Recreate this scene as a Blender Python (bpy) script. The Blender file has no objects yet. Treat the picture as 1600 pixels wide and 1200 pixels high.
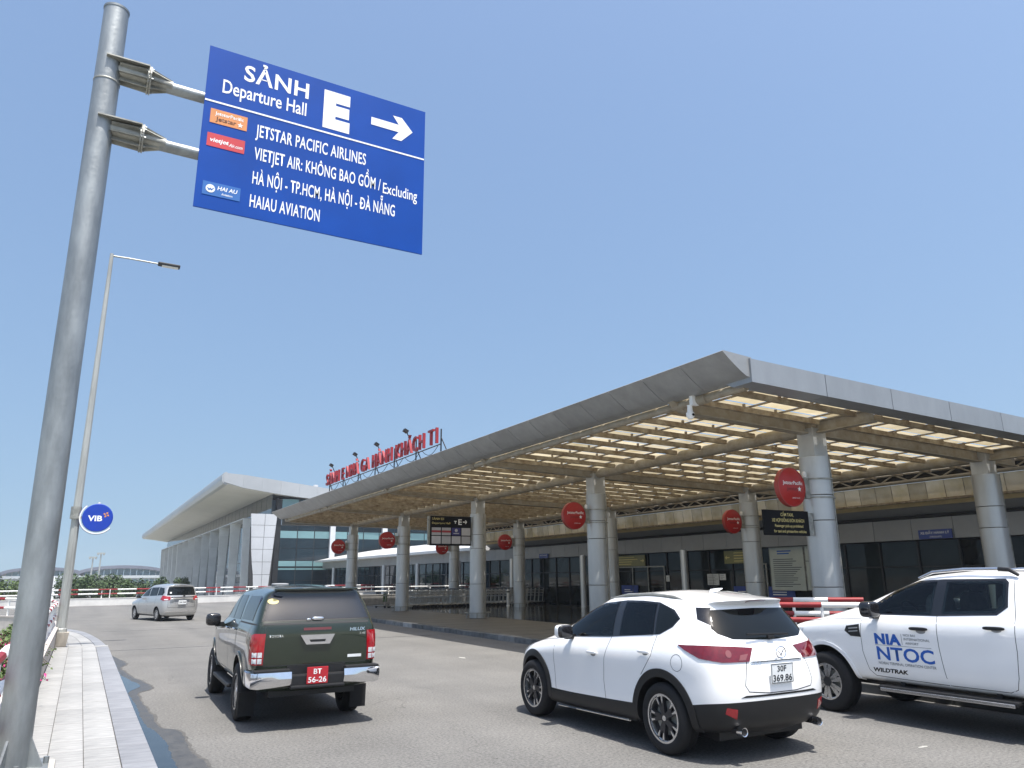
import bpy, bmesh, math, random
from mathutils import Vector, Matrix, Euler
from mathutils.bvhtree import BVHTree
from mathutils.geometry import delaunay_2d_cdt
R = math.radians
random.seed(7)
S = bpy.context.scene
COL = S.collection

# ------------------------------------------------------------------ camera
cam = bpy.data.cameras.new('camera'); camo = bpy.data.objects.new('camera', cam); COL.objects.link(camo)
cam.sensor_width = 36.0; cam.lens = 1160.4/1600*36; cam.clip_end = 6000; cam.clip_start = 0.05
camo.matrix_world = Matrix.Translation((0, 0, 1.87)) @ Matrix.Rotation(-R(29.42), 4, 'Z') @ Matrix.Rotation(R(90+14.53), 4, 'X') @ Matrix.Rotation(R(-0.54), 4, 'Z')
S.camera = camo
# ------------------------------------------------------------------ sky, sun, exposure
SUN_EL, SUN_AZ = 72.5, 178.0          # azimuth clockwise from +Y
w = bpy.data.worlds.new('World'); S.world = w; w.use_nodes = True
nt = w.node_tree; bg = nt.nodes['Background']
sky = nt.nodes.new('ShaderNodeTexSky'); sky.sky_type = 'NISHITA'; sky.sun_disc = False
sky.sun_elevation = R(SUN_EL); sky.sun_rotation = R(SUN_AZ); sky.altitude = 0
sky.air_density = 1.6; sky.dust_density = 4.0; sky.ozone_density = 5.5
# hazy tropical sky: the dome is sampled a little higher than the line of sight, all round, so the horizon band stays soft
tcw = nt.nodes.new('ShaderNodeTexCoord'); sep = nt.nodes.new('ShaderNodeSeparateXYZ'); cmb = nt.nodes.new('ShaderNodeCombineXYZ'); nrm_ = nt.nodes.new('ShaderNodeVectorMath'); nrm_.operation = 'NORMALIZE'
ab_ = nt.nodes.new('ShaderNodeMath'); ab_.operation = 'ABSOLUTE'; mad = nt.nodes.new('ShaderNodeMath'); mad.operation = 'MULTIPLY_ADD'; mad.inputs[1].default_value = .82; mad.inputs[2].default_value = .18
for a_, b_ in ((tcw.outputs['Generated'], sep.inputs[0]), (sep.outputs[2], ab_.inputs[0]), (ab_.outputs[0], mad.inputs[0]), (sep.outputs[0], cmb.inputs[0]), (sep.outputs[1], cmb.inputs[1]), (mad.outputs[0], cmb.inputs[2]), (cmb.outputs[0], nrm_.inputs[0]), (nrm_.outputs[0], sky.inputs[0])): nt.links.new(a_, b_)
nt.links.new(sky.outputs[0], bg.inputs[0]); bg.inputs[1].default_value = 0.132
sl = bpy.data.lights.new('sun', 'SUN'); sl.energy = 5.0; sl.angle = R(0.53); sl.color = (1.0, 0.955, 0.89)
so = bpy.data.objects.new('sun', sl); COL.objects.link(so)
sd = Vector((math.sin(R(SUN_AZ))*math.cos(R(SUN_EL)), math.cos(R(SUN_AZ))*math.cos(R(SUN_EL)), math.sin(R(SUN_EL))))
so.rotation_euler = sd.to_track_quat('Z', 'Y').to_euler(); so.location = (0, 0, 30)
S.view_settings.view_transform = 'Standard'; S.view_settings.look = 'None'
S.view_settings.exposure = 0.55; S.view_settings.gamma = 1.0; S.view_settings.use_curve_mapping = False
S.cycles.max_bounces = 8; S.cycles.transparent_max_bounces = 12

# ------------------------------------------------------------------ materials
MATS = {}
def mat(name, col=(.5, .5, .5), rough=.5, metal=0.0, coat=0.0, noise=0.0, nscale=6.0, bump=0.0, bscale=60.0, ior=1.45,
        rand=0.0, streak=False, spec=None, ndetail=6.0, dark=None, rough_noise=0.0, emit=0.0, trans=0.0):
    if name in MATS: return MATS[name]
    m = bpy.data.materials.new(name); m.use_nodes = True; MATS[name] = m
    t = m.node_tree; N = t.nodes; L = t.links; b = N['Principled BSDF']
    b.inputs['Base Color'].default_value = (*col, 1); b.inputs['Roughness'].default_value = rough
    b.inputs['Metallic'].default_value = metal; b.inputs['IOR'].default_value = ior
    if coat: b.inputs['Coat Weight'].default_value = coat; b.inputs['Coat Roughness'].default_value = .03
    if spec is not None: b.inputs['Specular IOR Level'].default_value = spec
    if trans: b.inputs['Transmission Weight'].default_value = trans
    if emit: b.inputs['Emission Color'].default_value = (*col, 1); b.inputs['Emission Strength'].default_value = emit
    tc = N.new('ShaderNodeTexCoord')
    src = None
    if noise or rand:
        if noise:
            mp = N.new('ShaderNodeMapping'); L.new(tc.outputs['Object'], mp.inputs[0])
            if streak: mp.inputs['Scale'].default_value = streak
            nz = N.new('ShaderNodeTexNoise'); nz.inputs['Scale'].default_value = nscale; nz.inputs['Detail'].default_value = ndetail
            nz.inputs['Roughness'].default_value = .62; L.new(mp.outputs[0], nz.inputs['Vector'])
            rp = N.new('ShaderNodeValToRGB'); rp.color_ramp.elements[0].position = .3; rp.color_ramp.elements[1].position = .7
            d = dark if dark else tuple(c*(1-noise) for c in col)
            rp.color_ramp.elements[0].color = (*d, 1); rp.color_ramp.elements[1].color = (*[min(1, c*(1+noise*.5)) for c in col], 1)
            L.new(nz.outputs[0], rp.inputs[0]); src = rp.outputs[0]
            if rough_noise:
                mr = N.new('ShaderNodeMapRange'); mr.inputs[3].default_value = rough-rough_noise; mr.inputs[4].default_value = rough+rough_noise
                L.new(nz.outputs[0], mr.inputs[0]); L.new(mr.outputs[0], b.inputs['Roughness'])
        if rand:
            oi = N.new('ShaderNodeObjectInfo'); mr2 = N.new('ShaderNodeMapRange')
            mr2.inputs[3].default_value = 1-rand; mr2.inputs[4].default_value = 1+rand
            L.new(oi.outputs['Random'], mr2.inputs[0])
            mx = N.new('ShaderNodeMix'); mx.data_type = 'RGBA'; mx.blend_type = 'MULTIPLY'; mx.inputs[0].default_value = 1
            if src: L.new(src, mx.inputs[6])
            else: mx.inputs[6].default_value = (*col, 1)
            L.new(mr2.outputs[0], mx.inputs[7]); src = mx.outputs[2]
        L.new(src, b.inputs['Base Color'])
    if bump:
        n2 = N.new('ShaderNodeTexNoise'); n2.inputs['Scale'].default_value = bscale; n2.inputs['Detail'].default_value = 5
        L.new(tc.outputs['Object'], n2.inputs['Vector'])
        bp = N.new('ShaderNodeBump'); bp.inputs['Strength'].default_value = bump; bp.inputs['Distance'].default_value = .02
        L.new(n2.outputs[0], bp.inputs['Height']); L.new(bp.outputs[0], b.inputs['Normal'])
    return m

def mat_glass(name, tint=(.25, .3, .28), refl=1.0, rough=0.02):
    """thin tinted pane: dark transparent film with a fresnel mirror on it"""
    m = bpy.data.materials.new(name); m.use_nodes = True; MATS[name] = m
    t = m.node_tree; N = t.nodes; L = t.links; N.remove(N['Principled BSDF']); out = N['Material Output']
    tr = N.new('ShaderNodeBsdfTransparent'); tr.inputs[0].default_value = (*tint, 1)
    gl = N.new('ShaderNodeBsdfGlossy'); gl.inputs['Roughness'].default_value = rough; gl.inputs[0].default_value = (refl*.7, refl*.7, refl*.7, 1)
    fr = N.new('ShaderNodeFresnel'); fr.inputs[0].default_value = 1.52
    mx = N.new('ShaderNodeMixShader'); L.new(fr.outputs[0], mx.inputs[0]); L.new(tr.outputs[0], mx.inputs[1]); L.new(gl.outputs[0], mx.inputs[2])
    L.new(mx.outputs[0], out.inputs[0]); return m

def mat_translucent(name, col, tl=.75):
    m = bpy.data.materials.new(name); m.use_nodes = True; MATS[name] = m
    t = m.node_tree; N = t.nodes; L = t.links; N.remove(N['Principled BSDF']); out = N['Material Output']
    tc = N.new('ShaderNodeTexCoord'); nz = N.new('ShaderNodeTexNoise'); nz.inputs['Scale'].default_value = 1.7; nz.inputs['Detail'].default_value = 7
    L.new(tc.outputs['Object'], nz.inputs['Vector'])
    rp = N.new('ShaderNodeValToRGB'); rp.color_ramp.elements[0].position = .3; rp.color_ramp.elements[1].position = .65
    rp.color_ramp.elements[0].color = (col[0]*.72, col[1]*.68, col[2]*.55, 1); rp.color_ramp.elements[1].color = (*col, 1)
    L.new(nz.outputs[0], rp.inputs[0])
    oi = N.new('ShaderNodeObjectInfo'); mr = N.new('ShaderNodeMapRange'); mr.inputs[3].default_value = .68; mr.inputs[4].default_value = 1.10
    L.new(oi.outputs['Random'], mr.inputs[0])
    mm = N.new('ShaderNodeMix'); mm.data_type = 'RGBA'; mm.blend_type = 'MULTIPLY'; mm.inputs[0].default_value = 1
    L.new(rp.outputs[0], mm.inputs[6]); L.new(mr.outputs[0], mm.inputs[7])
    d = N.new('ShaderNodeBsdfDiffuse'); tl_ = N.new('ShaderNodeBsdfTranslucent')
    L.new(mm.outputs[2], d.inputs[0]); L.new(mm.outputs[2], tl_.inputs[0])
    mx = N.new('ShaderNodeMixShader'); mx.inputs[0].default_value = tl
    L.new(d.outputs[0], mx.inputs[1]); L.new(tl_.outputs[0], mx.inputs[2]); L.new(mx.outputs[0], out.inputs[0]); return m

M = dict(
 galv=mat('galvanised steel', (.295, .315, .32), .45, .6, noise=.32, nscale=8, bump=.12, bscale=30, streak=(1, 1, .25), rough_noise=.12),
 galvd=mat('weathered galvanised steel', (.34, .34, .31), .55, .55, noise=.4, nscale=7, bump=.1, bscale=40),
 lampsteel=mat('lamp pole steel', (.40, .41, .39), .55, .4, noise=.3, nscale=4, streak=(1, 1, .15)),
 signblue=mat('sign blue sheet', (.002, .056, .31), .5, noise=.12, nscale=2.5, spec=.2),
 signwhite=mat('sign white film', (.80, .81, .80), .4, noise=.05, nscale=8),
 whitep=mat('white paint', (.78, .78, .76), .5, noise=.12, nscale=3, ndetail=9),
 redp=mat('red paint', (.25, .016, .02), .5, noise=.25, nscale=5),
 asphalt=mat('road concrete asphalt', (.158, .156, .150), .88, noise=.18, nscale=.55, ndetail=12, bump=.5, bscale=90),
 tyre=mat('tyre rubber', (.009, .009, .010), .75, noise=.3, nscale=20, bump=.2, bscale=120),
 blackplastic=mat('black plastic', (.010, .010, .011), .5, noise=.2, nscale=14, bump=.1, bscale=200),
 blackgloss=mat('black gloss', (.012, .012, .014), .15, coat=.5),
 interior=mat('dark interior', (.05, .052, .055), .8, noise=.3, nscale=9),
 seat=mat('seat cloth', (.10, .10, .105), .85, noise=.25, nscale=15),
 chrome=mat('chrome', (.78, .78, .80), .09, 1.0, noise=.08, nscale=6),
 alloy=mat('machined alloy', (.62, .62, .63), .25, .9, noise=.1, nscale=8),
 alloyd=mat('dark alloy', (.05, .05, .055), .3, .6),
 lampred=mat('red lamp lens', (.32, .006, .012), .08, coat=1.0, noise=.3, nscale=18),
 lampdark=mat('dark red lamp lens', (.13, .004, .010), .08, coat=1.0, noise=.3, nscale=18),
 lampclear=mat('clear lamp lens', (.62, .64, .66), .10, coat=1.0, noise=.35, nscale=25),
 lampamber=mat('amber lamp lens', (.55, .16, .03), .12, coat=1.0),
 platew=mat('white number plate', (.72, .74, .74), .4, noise=.08, nscale=10),
 plater=mat('red number plate', (.42, .02, .03), .4, noise=.1, nscale=10),
 inkblack=mat('black ink', (.012, .012, .014), .5), inkblue=mat('blue ink', (.015, .10, .42), .45), inkgrey=mat('grey ink', (.09, .10, .11), .5),
 inkyellow=mat('yellow film', (.62, .52, .20), .5), 
 seam=mat('panel gap', (.03, .03, .032), .7),
 paintwhite=mat('white car paint', (.88, .88, .875), .30, coat=1.0, noise=.02, nscale=3),
 paintgreen=mat('olive green car paint', (.014, .022, .011), .25, .1, coat=1.0, noise=.15, nscale=2.5),
 paintsilver=mat('silver car paint', (.50, .50, .49), .32, .55, coat=1.0, noise=.04, nscale=3),
)
M['carglass'] = mat_glass('tinted car glass', (.30, .35, .33)); M['carglass_light'] = mat_glass('lightly tinted car glass', (.66, .74, .70))
M['cardark'] = mat('dark tinted rear glass', (.006, .008, .009), .03, spec=.35, noise=.2, nscale=4)

# ------------------------------------------------------------------ mesh helpers
class MB:
    def __init__(s): s.v = []; s.f = []; s.m = []
    def add(s, vs, fs, mi=0):
        o = len(s.v); s.v += [tuple(p) for p in vs]; s.f += [tuple(i+o for i in f) for f in fs]; s.m += [mi]*len(fs); return s
    def box(s, c, d, rot=None, mi=0, bev=0.0):
        hx, hy, hz = d[0]/2, d[1]/2, d[2]/2
        if bev > 0:
            b = min(bev, hx*.9, hy*.9, hz*.9); bm = bmesh.new(); bmesh.ops.create_cube(bm, size=1)
            for v in bm.verts: v.co = Vector((v.co.x*d[0], v.co.y*d[1], v.co.z*d[2]))
            bmesh.ops.bevel(bm, geom=bm.edges[:], offset=b, segments=2, profile=.6, affect='EDGES')
            bm.verts.index_update(); vs = [v.co.copy() for v in bm.verts]; fs = [[v.index for v in f.verts] for f in bm.faces]; bm.free()
        else:
            vs = [Vector((x*hx, y*hy, z*hz)) for z in (-1, 1) for y in (-1, 1) for x in (-1, 1)]
            fs = [(0, 2, 3, 1), (4, 5, 7, 6), (0, 1, 5, 4), (2, 6, 7, 3), (0, 4, 6, 2), (1, 3, 7, 5)]
        if rot is not None: vs = [rot @ v for v in vs]
        c = Vector(c); return s.add([v+c for v in vs], fs, mi)
    def b2(s, x0, x1, y0, y1, z0, z1, mi=0, bev=0.0):
        return s.box(((x0+x1)/2, (y0+y1)/2, (z0+z1)/2), (abs(x1-x0), abs(y1-y0), abs(z1-z0)), mi=mi, bev=bev)
    def tube(s, pts, r, n=12, caps=True, mi=0):
        pts = [Vector(p) for p in pts]; rs = r if isinstance(r, (list, tuple)) else [r]*len(pts)
        rings = []; prev = None
        for i, p in enumerate(pts):
            d = (pts[min(i+1, len(pts)-1)]-pts[max(i-1, 0)]).normalized()
            if prev is None:
                a = Vector((0, 0, 1)) if abs(d.z) < .9 else Vector((1, 0, 0)); u = d.cross(a).normalized()
            else: u = (prev-d*prev.dot(d)).normalized()
            prev = u; v = d.cross(u)
            rings.append([p+(u*math.cos(2*math.pi*k/n)+v*math.sin(2*math.pi*k/n))*rs[i] for k in range(n)])
        vs = [q for rr in rings for q in rr]; fs = []
        for i in range(len(pts)-1):
            for k in range(n): fs.append((i*n+k, i*n+(k+1) % n, (i+1)*n+(k+1) % n, (i+1)*n+k))
        if caps: fs += [tuple(range(n))[::-1], tuple((len(pts)-1)*n+k for k in range(n))]
        return s.add(vs, fs, mi)
    def prism(s, poly, axis, a, b, mi=0):
        """poly: 2D points; axis 'x' -> (y,z), 'y' -> (x,z), 'z' -> (x,y)"""
        mk = {'x': lambda p, t: (t, p[0], p[1]), 'y': lambda p, t: (p[0], t, p[1]), 'z': lambda p, t: (p[0], p[1], t)}[axis]
        n = len(poly); vs = [mk(p, a) for p in poly]+[mk(p, b) for p in poly]
        fs = [tuple(range(n))[::-1], tuple(range(n, 2*n))]+[(i, (i+1) % n, n+(i+1) % n, n+i) for i in range(n)]
        return s.add(vs, fs, mi)
    def lathe(s, prof, axis='z', n=32, c=(0, 0, 0), mi=0, close=True):
        """prof: (r, t) along axis"""
        c = Vector(c); vs = []; m_ = len(prof)
        for k in range(n):
            a = 2*math.pi*k/n; ca, sa = math.cos(a), math.sin(a)
            for r_, t in prof:
                p = {'z': (r_*ca, r_*sa, t), 'x': (t, r_*ca, r_*sa), 'y': (r_*ca, t, r_*sa)}[axis]; vs.append(c+Vector(p))
        fs = []
        for k in range(n):
            k2 = (k+1) % n
            for i in range(m_-1): fs.append((k*m_+i, k2*m_+i, k2*m_+i+1, k*m_+i+1))
        return s.add(vs, fs, mi)
    def disc(s, c, r, normal='y', n=40, t=.02, mi=0):
        return s.lathe([(0, -t/2), (r, -t/2), (r, t/2), (0, t/2)], normal, n, c, mi)
    def build(s, name, mats, parent=None, smooth=False, world=False, ang=35, fix=True):
        me = bpy.data.meshes.new(name); me.from_pydata(s.v, [], s.f)
        for m in (mats if isinstance(mats, (list, tuple)) else [mats]): me.materials.append(m)
        if any(s.m): me.polygons.foreach_set('material_index', s.m)
        if fix:
            bm = bmesh.new(); bm.from_mesh(me); bmesh.ops.remove_doubles(bm, verts=bm.verts, dist=1e-5)
            bmesh.ops.recalc_face_normals(bm, faces=bm.faces); bm.to_mesh(me); bm.free()
        if smooth:
            me.polygons.foreach_set('use_smooth', [True]*len(me.polygons)); me.set_sharp_from_angle(angle=R(ang))
        me.update(); return link(name, me, parent, world)

def link(name, me, parent=None, world=False):
    o = bpy.data.objects.new(name, me); COL.objects.link(o)
    if parent is not None:
        o.parent = parent
        if world:
            root = parent; off = Vector(root.location)
            while root.parent: root = root.parent; off += root.location
            o.location = -off
    return o
def thing(name, label, cat, loc=(0, 0, 0), rz=0.0, group=None):
    o = bpy.data.objects.new(name, None); COL.objects.link(o); o.empty_display_size = .2
    o.location = loc; o.rotation_euler = (0, 0, rz); return tag(o, label, cat, group)
def tag(o, label, cat, group=None):
    o['label'] = label; o['category'] = cat
    if group: o['group'] = group
    return o
def kind(o, k, label=None):
    o['kind'] = k
    if label: o['label'] = label
    return o
def copy_tree(o, parent=None):
    c = o.copy(); COL.objects.link(c); c.parent = parent
    for ch in [x for x in o.children]: copy_tree(ch, c)
    return c

_txt = bpy.data.curves.new('tmp_text', 'FONT'); _to = bpy.data.objects.new('tmp_text', _txt)
def text_obj(name, s, origin, u, v, width, cap, mtl, parent=None, bold=0.0, ext=.0, world=False, shear=0.0, lift=0.0, spacing=1.0, split=False):
    """letters whose baseline starts at origin and runs along u, fitted to a width; cap = height of a capital"""
    if _to.name not in COL.objects: COL.objects.link(_to)
    _txt.body = s; _txt.size = 1; _txt.offset = bold; _txt.extrude = 0; _txt.resolution_u = 3; _txt.space_character = spacing
    bpy.context.view_layer.update()
    dg = bpy.context.evaluated_depsgraph_get(); me = bpy.data.meshes.new_from_object(_to.evaluated_get(dg))
    me.name = name
    xs = [p.co.x for p in me.vertices]
    if not xs: return None
    x0, x1 = min(xs), max(xs); u = Vector(u); v = Vector(v); nrm = u.cross(v).normalized(); o = Vector(origin)
    kx = width/(x1-x0); ky = cap/.72
    if ext:
        bm = bmesh.new(); bm.from_mesh(me); bmesh.ops.remove_doubles(bm, verts=bm.verts, dist=1e-5)
        r = bmesh.ops.extrude_face_region(bm, geom=bm.faces[:])
        for g in r['geom']:
            if isinstance(g, bmesh.types.BMVert): g.co.z = ext
        bmesh.ops.recalc_face_normals(bm, faces=bm.faces); bm.to_mesh(me); bm.free()
    for p in me.vertices:
        x = (p.co.x-x0)*kx+p.co.y*ky*shear
        p.co = o+u*x+v*(p.co.y*ky)+nrm*(p.co.z+lift)
    me.materials.clear(); me.materials.append(mtl); me.update()
    if split: return split_letters(me, u, parent, world)
    return link(name, me, parent, world)
def split_letters(me, u, parent, world):
    '''one object per letter: islands whose extents along the line overlap belong together'''
    n = len(me.vertices); par = list(range(n))
    def find(a):
        while par[a] != a: par[a] = par[par[a]]; a = par[a]
        return a
    for e in me.edges: par[find(e.vertices[0])] = find(e.vertices[1])
    isl = {}
    for v in me.vertices: isl.setdefault(find(v.index), []).append(v.index)
    ext = sorted((min(me.vertices[i].co.dot(u) for i in k), max(me.vertices[i].co.dot(u) for i in k), k) for k in isl.values())
    grp = []
    for a, b_, k in ext:
        if grp and a < grp[-1][1]-.35*min(b_-a, grp[-1][1]-grp[-1][0]): grp[-1][1] = max(grp[-1][1], b_); grp[-1][2] += k
        else: grp.append([a, b_, list(k)])
    for a, b_, k in grp:
        ks = {i: q for q, i in enumerate(k)}; m2 = bpy.data.meshes.new('letter')
        m2.from_pydata([me.vertices[i].co[:] for i in k], [], [tuple(ks[i] for i in f.vertices) for f in me.polygons if f.vertices[0] in ks])
        m2.materials.append(me.materials[0]); link('letter', m2, parent, world)
M['mullion'] = mat('dark mullion', (.025, .026, .028), .45, spec=.3)
# ------------------------------------------------------------------ ground, road, pavements
def catmull(pts, n=8):
    pts = [Vector(p) for p in pts]; out = []
    for i in range(len(pts)-1):
        p0 = pts[max(i-1, 0)]; p1 = pts[i]; p2 = pts[i+1]; p3 = pts[min(i+2, len(pts)-1)]
        for k in range(n):
            t = k/n; out.append(.5*((2*p1)+(p2-p0)*t+(2*p0-5*p1+4*p2-p3)*t*t+(3*p1-p0-3*p2+p3)*t**3))
    out.append(pts[-1]); return out
def resample(pts, step):
    pts = [Vector(p) for p in pts]; out = [pts[0].copy()]; acc = 0.0; need = step
    for a, b in zip(pts, pts[1:]):
        l = (b-a).length; pos = 0
        while l-pos >= need-1e-9:
            pos += need; out.append(a+(b-a)*(pos/l)); need = step
        need -= (l-pos)
    return out

M['ground'] = mat('dry concrete ground', (.30, .29, .26), .95, noise=.35, nscale=.05, dark=(.17, .18, .14))
g = MB(); g.add([(-3000, -2000, -6.5), (3000, -2000, -6.5), (3000, 5000, -6.5), (-3000, 5000, -6.5)], [(0, 1, 2, 3)])
kind(g.build('ground', M['ground']), 'structure')

# asphalt with patches, tyre-dark lanes and fine aggregate
ma = M['asphalt']; t = ma.node_tree; N = t.nodes; L = t.links; b = N['Principled BSDF']
old = b.inputs['Base Color'].links[0].from_socket
tc = N.new('ShaderNodeTexCoord')
n1 = N.new('ShaderNodeTexNoise'); n1.inputs['Scale'].default_value = 30; n1.inputs['Detail'].default_value = 8; n1.inputs['Roughness'].default_value = .75
L.new(tc.outputs['Object'], n1.inputs['Vector'])
r1 = N.new('ShaderNodeValToRGB'); r1.color_ramp.elements[0].position = .32; r1.color_ramp.elements[1].position = .68
r1.color_ramp.elements[0].color = (.40, .40, .41, 1); r1.color_ramp.elements[1].color = (1.55, 1.54, 1.52, 1); L.new(n1.outputs[0], r1.inputs[0])
mx = N.new('ShaderNodeMix'); mx.data_type = 'RGBA'; mx.blend_type = 'MULTIPLY'; mx.inputs[0].default_value = 1
L.new(old, mx.inputs[6]); L.new(r1.outputs[0], mx.inputs[7])
mp = N.new('ShaderNodeMapping'); mp.inputs['Scale'].default_value = (.7, .05, 1); L.new(tc.outputs['Object'], mp.inputs[0])
n3 = N.new('ShaderNodeTexNoise'); n3.inputs['Scale'].default_value = 1.0; n3.inputs['Detail'].default_value = 4; L.new(mp.outputs[0], n3.inputs['Vector'])
r3 = N.new('ShaderNodeValToRGB'); r3.color_ramp.elements[0].position = .35; r3.color_ramp.elements[1].position = .6
r3.color_ramp.elements[0].color = (.84, .838, .835, 1); r3.color_ramp.elements[1].color = (1.03, 1.02, 1.0, 1); L.new(n3.outputs[0], r3.inputs[0])
m2 = N.new('ShaderNodeMix'); m2.data_type = 'RGBA'; m2.blend_type = 'MULTIPLY'; m2.inputs[0].default_value = 1
L.new(mx.outputs[2], m2.inputs[6]); L.new(r3.outputs[0], m2.inputs[7])
# sparse oil spots
vo = N.new('ShaderNodeTexNoise'); vo.inputs['Scale'].default_value = 1.9; vo.inputs['Detail'].default_value = 6; L.new(tc.outputs['Object'], vo.inputs['Vector'])
r4 = N.new('ShaderNodeValToRGB'); r4.color_ramp.elements[0].position = .66; r4.color_ramp.elements[1].position = .74
r4.color_ramp.elements[0].color = (1, 1, 1, 1); r4.color_ramp.elements[1].color = (.80, .79, .78, 1); L.new(vo.outputs[0], r4.inputs[0])
m3 = N.new('ShaderNodeMix'); m3.data_type = 'RGBA'; m3.blend_type = 'MULTIPLY'; m3.inputs[0].default_value = 1
L.new(m2.outputs[2], m3.inputs[6]); L.new(r4.outputs[0], m3.inputs[7])
# hairline cracks and sparse dark chips
vc = N.new('ShaderNodeTexVoronoi'); vc.feature = 'DISTANCE_TO_EDGE'; vc.inputs['Scale'].default_value = .42
wn = N.new('ShaderNodeTexNoise'); wn.inputs['Scale'].default_value = 1.3; wn.inputs['Detail'].default_value = 6; L.new(tc.outputs['Object'], wn.inputs['Vector'])
wv = N.new('ShaderNodeVectorMath'); wv.operation = 'MULTIPLY_ADD'; wv.inputs[1].default_value = (.9, .9, 0); L.new(wn.outputs['Color'], wv.inputs[0]); L.new(tc.outputs['Object'], wv.inputs[2]); L.new(wv.outputs[0], vc.inputs['Vector'])
r5 = N.new('ShaderNodeValToRGB'); r5.color_ramp.elements[0].position = .0; r5.color_ramp.elements[1].position = .006
r5.color_ramp.elements[0].color = (.74, .735, .73, 1); r5.color_ramp.elements[1].color = (1, 1, 1, 1); L.new(vc.outputs[0], r5.inputs[0])
mk = N.new('ShaderNodeTexNoise'); mk.inputs['Scale'].default_value = .35; L.new(tc.outputs['Object'], mk.inputs['Vector'])
r6 = N.new('ShaderNodeValToRGB'); r6.color_ramp.elements[0].position = .50; r6.color_ramp.elements[1].position = .58; L.new(mk.outputs[0], r6.inputs[0])
m4 = N.new('ShaderNodeMix'); m4.data_type = 'RGBA'; m4.blend_type = 'MULTIPLY'; L.new(r6.outputs[0], m4.inputs[0]); L.new(m3.outputs[2], m4.inputs[6]); L.new(r5.outputs[0], m4.inputs[7])
ch = N.new('ShaderNodeTexNoise'); ch.inputs['Scale'].default_value = 9; ch.inputs['Detail'].default_value = 3; L.new(tc.outputs['Object'], ch.inputs['Vector'])
r7 = N.new('ShaderNodeValToRGB'); r7.color_ramp.elements[0].position = .70; r7.color_ramp.elements[1].position = .735; r7.color_ramp.elements[0].color = (1, 1, 1, 1); r7.color_ramp.elements[1].color = (.55, .55, .55, 1); L.new(ch.outputs[0], r7.inputs[0])
m5 = N.new('ShaderNodeMix'); m5.data_type = 'RGBA'; m5.blend_type = 'MULTIPLY'; m5.inputs[0].default_value = 1; L.new(m4.outputs[2], m5.inputs[6]); L.new(r7.outputs[0], m5.inputs[7]); L.new(m5.outputs[2], b.inputs['Base Color'])

WALL_IN = [(-.42, -20, 0), (-.42, 24, 0), (-.45, 26.5, 0), (-.65, 29, 0), (-1.1, 31.5, 0), (-1.9, 33.6, 0), (-3.6, 35.9, 0), (-7, 38, 0), (-14, 39.6, 0), (-40, 40.5, 0)]
KERB = [(.83, -20, 0), (.83, 23.8, 0), (.76, 25.4, 0), (.61, 27.9, 0), (.27, 31.2, 0), (-.30, 33.5, 0), (-1.3, 35.4, 0), (-3.2, 37.4, 0), (-7, 39.4, 0), (-14, 40.8, 0), (-40, 41.8, 0)]
PARA = [(-40, 52, 0), (-22, 55.5, 0), (-12, 60.2, 0), (-4.5, 65.0, 0), (-.8, 66.8, 0), (4, 67.6, 0), (9, 68.6, 0), (12, 70.2, 0), (16, 72.3, 0), (21, 73.6, 0), (25.9, 74, 0)]
wl = [p-Vector((.35, .05, 0)) for p in catmull(WALL_IN, 6)]; pa = [p+Vector((0, .45, 0)) for p in catmull(PARA, 6)]
poly = [(p.x, p.y) for p in wl]+[(p.x, p.y) for p in pa]+[(25.9, -20)]
road = MB().prism(poly, 'z', -1.3, 0).build('road', M['asphalt']); kind(road, 'structure')
# road details
M['joint'] = mat('rubber road joint', (.10, .10, .10), .8, noise=.3, nscale=4)
MB().b2(.86, 11.2, 24.05, 24.14, .001, .004).build('expansion_joint', M['joint'], road)
MB().b2(.86, 6.0, 33.0, 33.06, .001, .004).build('expansion_joint', M['joint'], road)
M['roadpaint'] = mat('worn road paint', (.42, .41, .38), .8, noise=.5, nscale=9, dark=(.20, .195, .18))
def blob(cx, cy, rx, ry, n=26, j=.3, seed=0, z0=.002, z1=.005):
    rr = random.Random(seed); return MB().prism([(cx+rx*(1+rr.uniform(-j, j))*math.cos(2*math.pi*k/n), cy+ry*(1+rr.uniform(-j, j))*math.sin(2*math.pi*k/n)) for k in range(n)], 'z', z0, z1)
for i, (x, y, rx, ry) in enumerate([(8.15, 17.0, .05, .16), (8.6, 14.6, .04, .22), (8.75, 13.6, .04, .12), (8.35, 5.6, .08, .025)]):
    blob(x, y, rx, ry, 14, .35, i).build('paint_mark', M['roadpaint'], road)
# puddle with its damp margin along the left kerb
from mathutils import noise as mnoise
def edge(pts, seed, amp):
    pts = sorted(pts, key=lambda q: q[1]); c_ = catmull([(x_, y_, 0) for x_, y_ in pts], 26); out = []
    for q in c_:
        n_ = sum(mnoise.noise(Vector((q.y*f, seed, q.x*3)))*a_ for f, a_ in ((1.7, .55), (4.3, .4), (11, .28), (27, .18), (60, .10)))
        out.append((max(.842, q.x+amp*n_), q.y))
    return out
OUT = [(.85, 23.0), (.93, 22.31), (1.11, 20.29), (.97, 19.35), (1.07, 17.73), (1.31, 15.94), (1.26, 15.31), (1.06, 14.92), (1.06, 13.82), (1.09, 12.49), (1.12, 11.48), (1.30, 11.07), (1.31, 10.26), (1.30, 9.65), (1.36, 8.8), (1.42, 7), (1.30, 5)]
INN = [(.85, 21.4), (.92, 20.9), (.90, 18.57), (.99, 17.31), (1.14, 15.96), (.92, 15.01), (.94, 14.04), (.96, 12.94), (.94, 11.91), (1.02, 11.34), (1.10, 10.4), (1.09, 9.78), (1.08, 9.05), (1.1, 7), (1.0, 5.2)]
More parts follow.
